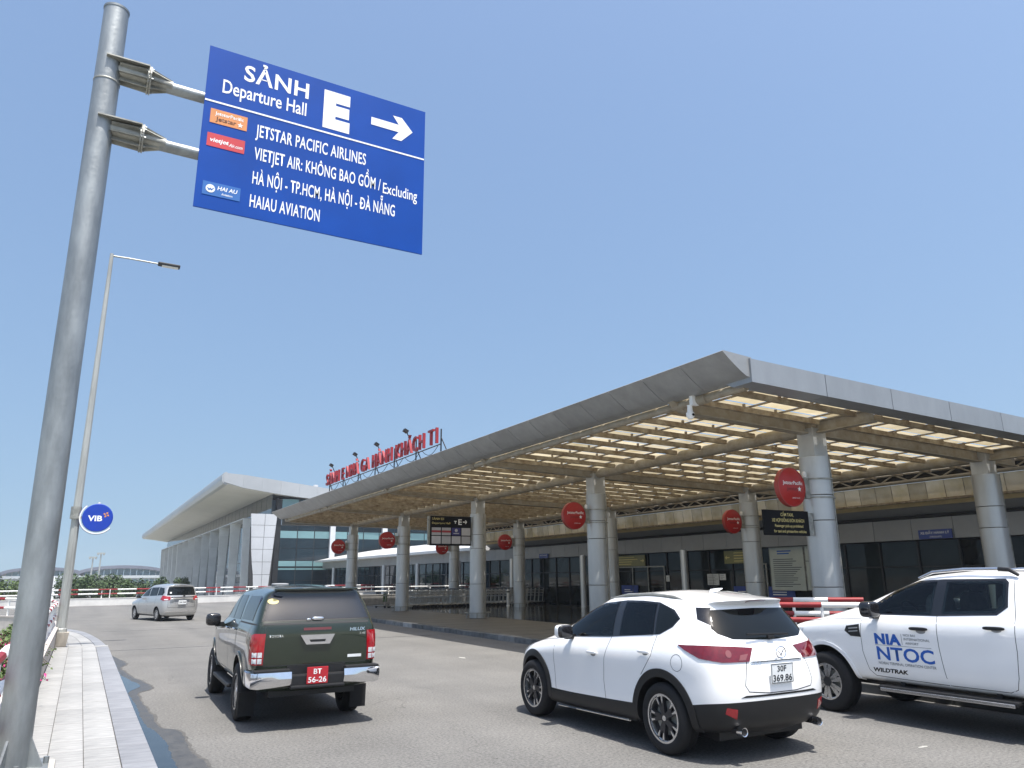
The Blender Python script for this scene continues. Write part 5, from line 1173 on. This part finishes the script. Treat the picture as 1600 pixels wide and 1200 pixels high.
mirror(cx, 1.78, 1.17, 1.0, M['paintwhite'], size=(.115, .075, .085))
cx.part(MB().tube([(-.585, -.12, 1.585), (-.59, .05, 1.622), (-.592, .4, 1.645), (-.59, .9, 1.632), (-.575, 1.28, 1.585)], [.010, .020, .022, .020, .010], 8), 'roof_rail', M['galvd'], smooth=True); cx.part(MB().tube([(.585, -.12, 1.585), (.59, .05, 1.622), (.592, .4, 1.645), (.59, .9, 1.632), (.575, 1.28, 1.585)], [.010, .020, .022, .020, .010], 8), 'roof_rail', M['galvd'], smooth=True)
cx.part(MB().tube([(0, .06, 1.675), (0, -.06, 1.70), (0, -.12, 1.712)], [.03, .016, .005], 10), 'roof_antenna', M['paintwhite'], smooth=True)
cx.rear('rear_window', [(-.50, 1.205), (-.63, 1.26), (-.655, 1.31), (-.60, 1.44), (-.56, 1.495), (0, 1.505), (.56, 1.495), (.60, 1.44), (.655, 1.31), (.63, 1.26), (.50, 1.205), (0, 1.185)], .003, M['cardark'])
for sd_ in (-1, 1): cx.drape('window_trim', [(sd_*.64, -.6, 1.33), (sd_*.60, -.5, 1.45), (sd_*.56, -.5, 1.52), (sd_*.64, -.35, 1.52), (sd_*.72, -.45, 1.40)], (-sd_*.6, .8, 0), .003, M['blackgloss'])
cx.part(MB().box((-.06, -.80, 1.245), (.62, .02, .022), Matrix.Rotation(.03, 3, 'Y'), bev=.006).box((-.02, -.80, 1.215), (.10, .03, .035), bev=.01), 'rear_wiper', M['blackplastic'])
cx.rear('brake_lamp', [(-.14, 1.572), (.14, 1.572), (.12, 1.592), (-.12, 1.592)], .006, M['lampdark'], ds=.02)
for sd_ in (-1, 1):
    lamp_ = cx.drape('tail_lamp', [(sd_*.37, -.87, 1.115), (sd_*.62, -.84, 1.135), (sd_*.82, -.68, 1.145), (sd_*.90, -.32, 1.135), (sd_*.90, -.42, 1.09), (sd_*.87, -.60, 1.02), (sd_*.74, -.80, .985), (sd_*.45, -.89, .985)], (-sd_*.62, .78, 0), .012, M['lampdark'])
    cx.drape('lamp_projector', [(sd_*.66+.036*math.cos(k*.52), -.84, 1.065+.036*math.sin(k*.52)) for k in range(12)], (-sd_*.4, .9, 0), .016, M['lampdim'], parent=lamp_)
    cx.drape('lamp_reverse', [(sd_*.42, -.88, 1.06), (sd_*.52, -.87, 1.05), (sd_*.55, -.87, 1.0), (sd_*.47, -.88, 1.0)], (-sd_*.3, .95, 0), .015, M['lampdim'], parent=lamp_)
    cx.rear('bumper_reflector', [(sd_*.60, .44), (sd_*.72, .50), (sd_*.71, .555), (sd_*.60, .535)], .006, M['lampred'])
    tp_ = cx.part(MB().lathe([(.036, .0), (.043, -.004), (.043, .07), (.036, .07), (.034, .0)], 'y', 20, (sd_*.56, -.845, .325)), 'tailpipe', M['chrome'], smooth=True); cx.part(MB().lathe([(.0, .012), (.035, .01), (.036, .35)], 'y', 16, (sd_*.56, -.845, .325)), 'pipe_bore', M['inkblack'], tp_)
cx.rseam([(-.43, 1.0), (-.47, .88), (-.50, .76), (-.46, .70), (-.2, .675), (.2, .675), (.46, .70), (.50, .76), (.47, .88), (.43, 1.0)], wd=.009); cx.rseam([(-.34, 1.0), (-.35, .98), (.35, .98), (.34, 1.0)], wd=.012, m=M['compgrey'])
cx.rear('plate_moulding', [(-.38, .985), (.38, .985), (.36, 1.03), (-.36, 1.03)], .020, M['paintwhite'], ds=.02); cx.rear('bumper_ledge', [(-.50, .665), (.50, .665), (.56, .645), (-.56, .645)], .003, M['blackplastic'])
em = cx.part(MB().lathe([(.055, -.004), (.063, -.008), (.071, -.004), (.063, .004), (.055, -.004)], 'y', 32, (0, -.902, 1.065)), 'emblem', M['chrome'], smooth=True); em.scale = (1.15, 1, .92); em.location = (0, 0, .085)
cx.part(MB().prism([(-.062, 1.098), (-.03, 1.083), (0, 1.045), (.03, 1.083), (.062, 1.098), (.028, 1.062), (0, 1.018), (-.028, 1.062)], 'y', -.905, -.899), 'emblem_wings', M['chrome'])
plate(cx, (-.02, -.912, .862), .33, .20, M['platew'], [('30F', -.075, .018, .135, .058), ('369.86', -.142, -.078, .284, .066)], M['inkblack'], rim=M['inkblack'], tilt=.06)
cx.text('CX-5', (-.40, -1.2, 1.0-.045), (1, 0, 0), (0, 0, 1), .15, .034, M['chrome'], (0, 1, 0), shear=.2); cx.text('AWD', (.36, -1.2, .985), (1, 0, 0), (0, 0, 1), .075, .022, M['chrome'], (0, 1, 0))
for sd_ in (-1, 1): cx.drape('head_lamp', [(sd_*.50, 3.45, .86), (sd_*.80, 3.2, .92), (sd_*.88, 2.95, .95), (sd_*.86, 3.1, .84), (sd_*.6, 3.4, .79)], (-sd_*.7, -.7, 0), .006, M['lampclear'])
for y_ in (0, 2.75):
    for sd_ in (-1, 1): wheel(cx, sd_*.80, y_, .365, .225, .252, 'twin')

# ------------------------------------------------------------------ white crew-cab pickup
lv = [Z0(-1.1, 4.0, .46), level(-1.1, 4.0, .80, .45, .12, .35), level(-1.22, 4.08, [(-1, .88), (3.2, .89), (3.8, .82)], .52, .10, .5), level(-1.25, 4.14, [(-1, .91), (1, .915), (3.2, .925), (3.8, .84)], [(-1.2, .78), (4, .72)], .10, .5),
      level(-1.25, 4.15, [(-1, .912), (1, .912), (3.2, .925), (3.8, .85)], .95, .10, .5), level(-1.25, 4.12, [(-1, .925), (1, .932), (3.2, .935), (3.8, .85)], [(-1.2, 1.17), (3, 1.14), (4.1, 1.05)], .10, .5),
      level(-1.24, 4.04, [(-1, .89), (1, .90), (3.2, .885), (3.7, .80)], [(-1.2, 1.32), (.4, 1.30), (2.6, 1.28), (3.2, 1.26), (3.8, 1.17), (4.05, 1.08)], .08, .5),
      level(.36, 2.98, [(.4, .85), (1.6, .86), (2.6, .80)], [(.4, 1.36), (1.6, 1.34), (2.5, 1.32), (3.0, 1.40)], .10, .45), level(.40, 2.50, [(.4, .79), (1.6, .80), (2.3, .755)], [(.4, 1.56), (2.5, 1.57)], .10, .35),
      level(.46, 1.99, [(.5, .70), (1.4, .72), (1.9, .69)], [(.4, 1.77), (1.3, 1.79), (2.0, 1.75)], .10, .28), level(.50, 1.90, .62, [(.4, 1.84), (1.2, 1.87), (1.9, 1.81)], .10, .25), level(.50, 1.88, .3, [(.4, 1.865), (1.2, 1.90), (1.9, 1.83)], .10, .25), Z0(.50, 1.88, [(.4, 1.87), (1.2, 1.905), (1.9, 1.835)])]
fw = [(2.43, 1.345), (2.36, 1.46), (2.10, 1.63), (1.80, 1.735), (1.52, 1.755), (1.58, 1.355)]; rw = [(1.385, 1.755), (.72, 1.765), (.685, 1.74), (.685, 1.48), (.80, 1.40), (1.44, 1.37)]
fwi = [(2.37, 1.365), (2.31, 1.46), (2.08, 1.60), (1.80, 1.705), (1.56, 1.725), (1.60, 1.38)]; rwi = [(1.36, 1.73), (.74, 1.738), (.715, 1.72), (.715, 1.49), (.81, 1.425), (1.41, 1.395)]
ar = .475
cut = [('arch', y_, .42, ar, sd_, .50) for y_ in (0, 3.22) for sd_ in (-1, 1)]+[('win', fwi, -1.2, 1.2), ('win', rwi, -1.2, 1.2), ('win', [(2.34, 1.375), (2.28, 1.46), (2.06, 1.59), (1.8, 1.69), (1.5, 1.71), (.73, 1.71), (.71, 1.45), (1.5, 1.385)], -.66, .66)]
pk = Car('pickup_truck', 'white crew-cab pickup with blue door lettering cut by the right picture edge', 'truck', (10.285, 4.40, 0), 0, lv, [0]*12, [M['paintwhite']], cut)
pk.part(MB().b2(-.62, .62, -1.0, 3.9, .40, .72), 'underbody', M['blackplastic'])
pk.side('window_trim', [(2.49, 1.325), (2.40, 1.475), (2.12, 1.652), (1.80, 1.762), (1.45, 1.785), (.70, 1.79), (.655, 1.75), (.655, 1.47), (.78, 1.375), (1.5, 1.34)], .004, M['blackgloss'], holes=[fwi, rwi])
pk.side('side_window', fw, .007, M['carglass_light']); pk.side('side_window', rw, .007, M['carglass_light'])
seats(pk, (1.85, .95), 1.22); steering(pk, -.38, 2.15, 1.33); pk.part(sq_ell((0, 2.40, 1.30), (.70, .22, .12)), 'dashboard', M['interior'], smooth=True)
pk.sseam([(2.56, 1.30), (2.58, 1.1), (2.58, .85), (2.52, .62), (2.44, .55), (1.9, .535), (1.46, .53)]); pk.sseam([(1.50, 1.34), (1.50, .95), (1.47, .62), (1.44, .53), (.75, .53), (.66, .57), (.62, .7), (.585, .98), (.57, 1.36), (.60, 1.77)]); pk.sseam([(.40, 1.34), (.40, .55)], wd=.014)
pk.sseam([(2.58, 1.27), (3.2, 1.235), (3.6, 1.18)]); 
for sd_ in (-1, 1):
    for y_, z_ in ((1.73, 1.175), (.80, 1.225)):
        h, n = pk.cast((sd_*.9, y_, z_), (-sd_, 0, 0)); pk.part(sq_ell(h+n*.022, (.016, .125, .021), .6), 'door_handle', M['blackplastic'], smooth=True); pk.part(ell(h+n*.001-Vector((0, .02, .03)), (.006, .07, .035)), 'handle_hollow_shade', M['compgrey'], smooth=True)  # hollow behind the handle is only its shade, as a grey oval
    pk.side('fender_vent', [(2.83, 1.10), (2.80, 1.165), (2.60, 1.195), (2.585, 1.03), (2.74, 1.035)], .006, M['blackplastic'], sides=(sd_,))
    for q in range(2): pk.side('vent_slat', [(2.76, 1.085+q*.04), (2.76, 1.10+q*.04), (2.62, 1.115+q*.04), (2.62, 1.10+q*.04)], .012, M['compgrey'], sides=(sd_,), ds=.03)
    pk.part(MB().tube([(sd_*.66, 1.80, 1.80), (sd_*.665, 1.6, 1.875), (sd_*.66, 1.2, 1.905), (sd_*.655, .75, 1.905)], [.014, .02, .02, .02], 8), 'roof_rail', M['alloy'], smooth=True); pk.part(MB().tube([(sd_*.655, .78, 1.905), (sd_*.655, .66, 1.895), (sd_*.66, .56, 1.83)], [.026, .026, .02], 8), 'rail_end', M['blackplastic'], smooth=True)
    st_ = pk.part(MB().b2(sd_*.80, sd_*1.0, .62, 2.36, .395, .45, bev=.02), 'side_step', M['blackplastic']); pk.part(MB().b2(sd_*.99, sd_*1.008, .66, 2.32, .385, .425, bev=.006), 'step_trim', M['alloy'], st_)
    for y_ in (.9, 2.1): pk.part(MB().b2(sd_*.5, sd_*.85, y_-.03, y_+.03, .42, .50), 'step_bracket', M['blackplastic'], st_)
    pk.drape('head_lamp', [(sd_*.52, 4.1, 1.06), (sd_*.80, 3.9, 1.08), (sd_*.91, 3.65, 1.10), (sd_*.91, 3.7, .98), (sd_*.80, 3.95, .93), (sd_*.52, 4.1, .95)], (-sd_*.7, -.7, 0), .006, M['lampclear'])
    for y_ in (0, 3.22): pk.side('arch_lip', arc(y_, .42, .515, 2, 178, 26)+arc(y_, .42, .47, 178, 2, 26), .014, M['paintwhite'], sides=(sd_,), ds=.03)
    pk.drape('tail_lamp', [(sd_*.80, -1.25, 1.22), (sd_*.90, -1.15, 1.22), (sd_*.92, -1.1, .85), (sd_*.80, -1.25, .85)], (-sd_*.6, .8, 0), .008, M['lampred'])
mirror(pk, 2.33, 1.40, 1.03, M['blackgloss'], size=(.125, .09, .105))
pk.part(MB().tube([(-.74, .22, 1.30), (-.70, .26, 1.55), (-.62, .30, 1.74), (.62, .30, 1.74), (.70, .26, 1.55), (.74, .22, 1.30)], .045, 10).tube([(-.74, -.35, 1.32), (-.66, .22, 1.62)], .04, 8).tube([(.74, -.35, 1.32), (.66, .22, 1.62)], .04, 8), 'sports_bar', M['blackplastic'], smooth=True)
pk.part(MB().b2(-.78, .78, -1.32, -1.20, .48, .68, bev=.03), 'rear_bumper', M['blackplastic']); pk.part(MB().b2(-.60, .60, 4.0, 4.17, .72, 1.02, bev=.03), 'grille', M['blackplastic']); pk.part(MB().b2(-.8, .8, 3.75, 4.12, .42, .58, bev=.05), 'front_bumper_lower', M['blackplastic'])
LT = lambda s_, y_, z_, wd, cap, m, **k: pk.text(s_, (-.95, y_, z_), (0, -1, 0), (0, 0, 1), wd, cap, M[m], (1, 0, 0), **k)
LT('NIA', 2.375, .965, .375, .125, 'inkblue', bold=.055, spacing=1.08); LT('NTOC', 2.365, .765, .785, .165, 'inkblue', bold=.022); LT('NOI BAI', 1.955, 1.075, .16, .03, 'inkgrey'); LT('INTERNATIONAL', 1.955, 1.025, .35, .032, 'inkgrey'); LT('AIRPORT', 1.94, .975, .18, .03, 'inkgrey')
LT('NOIBAI TERMINAL OPERATION CENTER', 2.36, .705, .785, .034, 'inkgrey'); LT('WILDTRAK', 2.47, .605, .50, .05, 'inkblack', bold=.04, shear=.25)
pk.seam('door_rule', [(-.95, 1.985, 1.10), (-.95, 1.985, .965)], (1, 0, 0), .005, M['inkgrey'], .003); pk.seam('door_rule', [(-.95, 2.38, .945), (-.95, 1.60, .95)], (1, 0, 0), .004, M['inkgrey'], .003)
for y_ in (0, 3.22):
    for sd_ in (-1, 1): wheel(pk, sd_*.795, y_, .395, .265, .245, 'split')

# ------------------------------------------------------------------ olive pickup with canopy
lv = [Z0(-.95, 3.9, .44), level(-.95, 3.9, .78, .43, .10, .4), level(-1.06, 3.98, [(-1, .86), (3.1, .87), (3.6, .80)], .50, .07, .5), level(-1.10, 4.03, [(-1, .885), (1, .885), (3.1, .905), (3.6, .82)], .74, .06, .5),
      level(-1.105, 4.04, [(-1, .893), (1, .895), (3.1, .91), (3.6, .83)], .95, .06, .5), level(-1.105, 4.0, [(-1, .885), (1, .888), (3.1, .895), (3.6, .82)], [(-1, 1.14), (2.6, 1.10), (3.9, .98)], .06, .5),
      level(-1.10, 3.9, [(-1, .86), (1, .868), (3.1, .85), (3.6, .77)], [(-1.1, 1.225), (.6, 1.215), (2.4, 1.17), (3.9, 1.02)], .06, .5), level(-1.09, 2.75, [(-1, .835), (1, .838), (2.4, .78)], [(-1.1, 1.275), (.6, 1.26), (2.2, 1.22), (2.8, 1.24)], .06, .4),
      level(-.985, 2.28, [(-1, .79), (1, .79), (2.0, .74)], [(-1, 1.44), (2.3, 1.44)], .07, .32), level(-.845, 1.78, [(-1, .715), (1, .715), (1.6, .68)], [(-1, 1.63), (1.8, 1.62)], .08, .26), level(-.88, 1.70, .62, [(-1, 1.70), (.3, 1.735), (1.7, 1.68)], .07, .22), level(-.885, 1.68, .3, [(-1, 1.725), (.3, 1.765), (1.7, 1.70)], .06, .2), Z0(-.885, 1.68, [(-1, 1.73), (.3, 1.77), (1.7, 1.705)])]
cut = [('arch', y_, .39, .455, sd_, .50) for y_ in (0, 3.08) for sd_ in (-1, 1)]
hx = Car('canopy_pickup', 'dark olive green pickup with a hard rear canopy and red number plate', 'truck', (2.865, 11.40, 0), R(-1.7), lv, [1, 0, 0, 0, 0, 0, 0, 0, 0, 0, 0, 0], [M['paintgreen'], M['blackplastic']], cut, scale=(.945, .945, 1.012))
hx.part(MB().b2(-.60, .60, -.95, 3.7, .38, .68), 'underbody', M['blackplastic'])
hx.side('side_window', [(2.12, 1.255), (1.95, 1.40), (1.72, 1.54), (1.50, 1.60), (1.24, 1.615), (1.22, 1.275)], .004, M['cardark']); hx.side('side_window', [(1.15, 1.275), (1.16, 1.615), (.58, 1.62), (.50, 1.55), (.44, 1.29)], .004, M['cardark'])
hx.side('canopy_window', [(.22, 1.30), (.25, 1.61), (-.55, 1.625), (-.70, 1.60), (-.66, 1.31)], .004, M['cardark'])
hx.sseam([(.36, 1.27), (.36, 1.0), (.36, .55)], wd=.016); hx.sseam([(.30, 1.27), (.28, 1.68)], wd=.014); hx.sseam([(.30, 1.265), (-1.0, 1.275)], wd=.02); hx.sseam([(1.18, 1.25), (1.18, .95), (1.10, .56), (.55, .56), (.46, .8), (.42, 1.27)]); hx.sseam([(2.2, 1.22), (2.22, .9), (2.15, .56), (1.14, .56)])
for sd_ in (-1, 1):
    for y_, z_ in ((1.42, 1.13), (.62, 1.15)):
        h, n = hx.cast((sd_*.9, y_, z_), (-sd_, 0, 0)); hx.part(sq_ell(h+n*.022, (.016, .11, .018), .6), 'door_handle', M['chrome'], smooth=True)
    hx.part(MB().b2(sd_*.74, sd_*.94, .55, 2.35, .36, .41, bev=.02), 'side_step', M['blackplastic'])
    for y_ in (0, 3.08): hx.side('arch_flare', arc(y_, .39, .50, 5, 175, 26)+arc(y_, .39, .45, 175, 5, 26), .018, M['paintgreen'], sides=(sd_,), ds=.03)
    hx.part(MB().box((sd_*.80, -.46, .26), (.24, .012, .30), Matrix.Rotation(.06, 3, 'X')), 'mudflap', M['tyre'])
    lamp_ = hx.drape('tail_lamp', [(sd_*.715, -1.1, 1.165), (sd_*.86, -1.08, 1.165), (sd_*.90, -1.0, 1.14), (sd_*.905, -.97, .80), (sd_*.86, -1.08, .79), (sd_*.735, -1.1, .79)], (-sd_*.45, .9, 0), .014, M['lampred'])
    for q in range(2):
        for p_ in range(2): hx.drape('lamp_segment', [(sd_*(.745+.065*p_), -1.1, .805+q*.075), (sd_*(.80+.065*p_), -1.1, .805+q*.075), (sd_*(.80+.065*p_), -1.1, .865+q*.075), (sd_*(.745+.065*p_), -1.1, .865+q*.075)], (-sd_*.2, .98, 0), .018, M['lampclear'], parent=lamp_, ds=.03)
    cb = MB(); xs_ = [(.36, .02), (.62, .02), (.80, .035), (.885, .085), (.925, .20), (.925, .42)]
    vs = []; zlo = [(.545, .47), (.525, .445), (.515, .45), (.525, .47), (.545, .49), (.575, .53)]
    for (x_, dy), (zl, _) in zip(xs_, zlo): vs += [(sd_*x_, -1.255+dy, zl), (sd_*x_, -1.29+dy, .625), (sd_*x_, -1.27+dy, .705), (sd_*x_*.97, -1.10+dy, .715), (sd_*x_*.95, -1.10+dy, zl+.02)]
    for i in range(5):
        for q in range(5): cb.f.append((i*5+q, i*5+(q+1) % 5, i*5+5+(q+1) % 5, i*5+5+q))
    cb.f += [(0, 1, 2, 3, 4), (29, 28, 27, 26, 25)]; cb.v = vs; cb.m = [0]*len(cb.f); hx.part(cb, 'bumper_corner', M['chrome'], smooth=True)
    hx.part(MB().b2(sd_*.38, sd_*.86, -1.24, -1.07, .705, .735, bev=.012), 'bumper_step_pad', M['blackplastic'])
hx.part(MB().b2(-.37, .37, -1.22, -1.04, .50, .66, bev=.02).b2(-.37, .37, -1.27, -1.05, .495, .535, bev=.015), 'bumper_centre', M['blackplastic'])
hx.part(MB().b2(-.40, .40, -1.12, -1.05, .64, .76), 'bumper_recess', M['blackplastic'])
plate(hx, (-.01, -1.245, .645), .29, .205, M['plater'], [('BT', -.055, .018, .11, .064), ('56-26', -.125, -.082, .25, .066)], M['signwhite'], tilt=.04)
hx.rear('window_seal', [(-.765, 1.308), (-.645, 1.668), (-.57, 1.69), (.57, 1.69), (.645, 1.668), (.765, 1.308)], .0015, M['blackplastic']); hx.rear('rear_window', [(-.735, 1.325), (-.62, 1.655), (-.56, 1.675), (.56, 1.675), (.62, 1.655), (.735, 1.325)], .003, mat('glossy rear canopy glass', (.008, .012, .018), .03, coat=.7, noise=.3, nscale=3))
hx.rseam([(-.835, 1.278), (.835, 1.278)], wd=.022); hx.rseam([(-.71, 1.25), (-.715, .79), (-.70, .77), (.70, .77), (.715, .79), (.71, 1.25)], wd=.009)
hx.part(MB().prism([(-.245, 1.135), (.235, 1.135), (.17, 1.015), (-.16, 1.015)], 'y', -1.135, -1.09), 'tailgate_handle', M['chrome']); hx.part(MB().prism([(-.12, 1.075), (.11, 1.075), (.10, 1.045), (-.10, 1.045)], 'y', -1.139, -1.12), 'handle_grip', M['blackplastic'])
hx.rear('brake_lamp', [(-.20, 1.19), (.19, 1.19), (.19, 1.222), (-.20, 1.222)], .006, mat('dim red lens', (.13, .02, .02), .2, coat=1.0))
hx.rear('bumper_sticker', [(.44, .83), (.64, .83), (.64, .865), (.44, .865)], .002, M['platew'])
hx.text('TOYOTA', (-.66, -1.3, 1.115), (1, 0, 0), (0, 0, 1), .19, .032, M['chrome'], (0, 1, 0), off=.005, bold=.012); hx.text('HILUX', (.46, -1.3, 1.165), (1, 0, 0), (0, 0, 1), .22, .042, M['chrome'], (0, 1, 0), off=.005, bold=.012, shear=.15); hx.text('2.4E', (.60, -1.3, 1.115), (1, 0, 0), (0, 0, 1), .09, .028, M['chrome'], (0, 1, 0), off=.005, shear=.15)
hx.part(sq_ell((.0, -1.055, 1.335), (.085, .03, .022)), 'window_latch', M['chrome'], smooth=True); hx.part(sq_ell((-.13, -1.055, 1.325), (.03, .025, .016)), 'window_latch', M['chrome'], smooth=True)
hx.part(MB().b2(-.60, .60, -.93, -.82, 1.695, 1.722, bev=.012), 'roof_lip', M['paintgreen']); hx.part(sq_ell((-.25, .55, 1.765), (.13, .10, .018)), 'roof_vent', M['compgrey'], smooth=True)
hx.rear('window_sticker', [(-.60+.075*math.cos(k*.5)*1.0, 1.555+.035*math.sin(k*.5)) for k in range(13)], .006, M['inkyellow'], ds=.03)
mirror(hx, 2.20, 1.22, 1.02, M['blackplastic'], size=(.12, .085, .095))
for y_ in (0, 3.08):
    for sd_ in (-1, 1): wheel(hx, sd_*.775, y_, .372, .255, .235, 'six')

# ------------------------------------------------------------------ silver minivan
lv = [Z0(-.6, 3.5, .22), level(-.6, 3.5, .72, .22, .2, .4), level(-.72, 3.58, .83, .30, .22, .5), level(-.76, 3.63, .86, .50, .22, .5), level(-.76, 3.63, .867, .72, .22, .5), level(-.74, 3.58, .86, [(-.7, .95), (3.5, .80)], .22, .5),
      level(-.71, 3.45, [(-.6, .83), (2, .83), (3, .74)], [(-.7, 1.07), (2.2, 1.0), (3.4, .88)], .2, .5), level(-.68, 2.75, [(-.6, .80), (2, .79), (2.4, .72)], [(-.7, 1.12), (2.0, 1.06), (2.7, 1.06)], .2, .4), level(-.62, 2.2, [(-.5, .74), (1.5, .74), (1.9, .69)], [(-.6, 1.36), (2.2, 1.34)], .18, .3),
      level(-.55, 1.55, .66, [(-.5, 1.55), (.5, 1.60), (1.5, 1.56)], .15, .25), level(-.60, 1.48, .57, [(-.6, 1.61), (.5, 1.66), (1.5, 1.61)], .12, .2), level(-.62, 1.46, .3, [(-.6, 1.63), (.5, 1.69), (1.5, 1.63)], .1, .2), Z0(-.62, 1.46, [(-.6, 1.635), (.5, 1.695), (1.5, 1.635)])]
vn = Car('minivan', 'silver minivan with red tail lamps driving away on the far bend', 'minivan', (4.03, 39.95, 0), R(16.5), lv, [0]*12, [M['paintsilver']], [('arch', y_, .31, .365, sd_, .5) for y_ in (0, 2.74) for sd_ in (-1, 1)])
vn.side('side_window', [(2.15, 1.10), (1.9, 1.27), (1.55, 1.44), (1.25, 1.50), (1.2, 1.13)], .005, M['cardark']); vn.side('side_window', [(1.13, 1.13), (1.15, 1.51), (.30, 1.525), (.25, 1.15)], .005, M['cardark']); vn.side('quarter_window', [(.18, 1.155), (.22, 1.525), (-.30, 1.49), (-.45, 1.30), (-.40, 1.18)], .005, M['cardark'])
vn.sseam([(2.25, 1.04), (2.2, .35)]); vn.sseam([(1.16, 1.12), (1.14, .32)]); vn.sseam([(.2, 1.14), (.25, .8), (.4, .6)]); vn.rear('rear_window', [(-.66, 1.16), (-.62, 1.40), (-.56, 1.54), (.56, 1.54), (.62, 1.40), (.66, 1.16)], .003, M['cardark'])
vn.part(MB().b2(-.55, .55, -.5, 3.4, .2, .42), 'underbody', M['blackplastic']); vn.part(MB().b2(-.56, .56, -.80, -.74, 1.04, 1.10, bev=.02), 'chrome_bar', M['chrome']); vn.rear('bumper_trim', [(-.70, .40), (.70, .40), (.74, .44), (-.74, .44)], .012, M['chrome'])
vn.rseam([(-.62, 1.12), (-.62, .62), (.62, .62), (.62, 1.12)], wd=.012); plate(vn, (0, -.80, .84), .36, .18, M['platew'], [('29A 548', -.15, -.03, .30, .07)], M['inkblack']); vn.rear('plate_recess', [(-.30, .73), (.30, .73), (.36, .98), (-.36, .98)], .002, M['compgrey'])
vn.rear('window_sticker', [(-.54, 1.24), (-.46, 1.24), (-.46, 1.31), (-.54, 1.31)], .007, M['platew']); vn.part(MB().box((.08, -.74, 1.13), (.10, .04, .05), bev=.01), 'rear_wiper', M['blackplastic'])
for sd_ in (-1, 1):
    l_ = vn.drape('tail_lamp', [(sd_*.56, -.75, 1.10), (sd_*.70, -.70, 1.12), (sd_*.82, -.45, 1.16), (sd_*.85, -.35, .98), (sd_*.80, -.62, .92), (sd_*.58, -.75, .95)], (-sd_*.6, .8, 0), .01, M['lampred']); vn.drape('lamp_segment', [(sd_*.66, -.72, 1.0), (sd_*.78, -.62, 1.0), (sd_*.80, -.6, .95), (sd_*.66, -.72, .95)], (-sd_*.6, .8, 0), .014, M['lampclear'], parent=l_)
    h, n = vn.cast((sd_*.9, 1.3, .90), (-sd_, 0, 0)); vn.part(sq_ell(h+n*.02, (.014, .09, .016), .6), 'door_handle', M['chrome'], smooth=True)
mirror(vn, 2.05, 1.10, .98, M['paintsilver'], size=(.10, .08, .075))
for y_ in (0, 2.74):
    for sd_ in (-1, 1): wheel(vn, sd_*.755, y_, .31, .185, .20, 'plain')
for car_, ws in ((cx, [(-.66, 1.13), (-.55, 1.50), (.55, 1.50), (.66, 1.13), (0, 1.15)]), (pk, [(-.68, 1.40), (-.58, 1.72), (.58, 1.72), (.68, 1.40), (0, 1.43)]), (hx, [(-.68, 1.27), (-.58, 1.60), (.58, 1.60), (.68, 1.27), (0, 1.29)]), (vn, [(-.64, 1.12), (-.54, 1.52), (.54, 1.52), (.64, 1.12), (0, 1.14)])):
    car_.drape('windscreen', [(x_, 3.0, z_) for x_, z_ in ws], (0, -1, 0), .004, M['cardark'])
if _to.name in COL.objects: COL.objects.unlink(_to)
bpy.data.objects.remove(_to)

# ------------------------------------------------------------------ the hot hazy air
hz = MB().b2(-160, 260, -60, 540, -7.6, 17).build('haze', mat('haze air', (1, 1, 1), 1.0)); kind(hz, 'stuff')
hm = hz.data.materials[0]; hn = hm.node_tree; hn.nodes.remove(hn.nodes['Principled BSDF']); pv = hn.nodes.new('ShaderNodeVolumePrincipled')
pv.inputs['Color'].default_value = (.86, .92, 1.0, 1); pv.inputs['Density'].default_value = .00045; pv.inputs['Anisotropy'].default_value = .2
hn.links.new(pv.outputs[0], hn.nodes['Material Output'].inputs['Volume'])
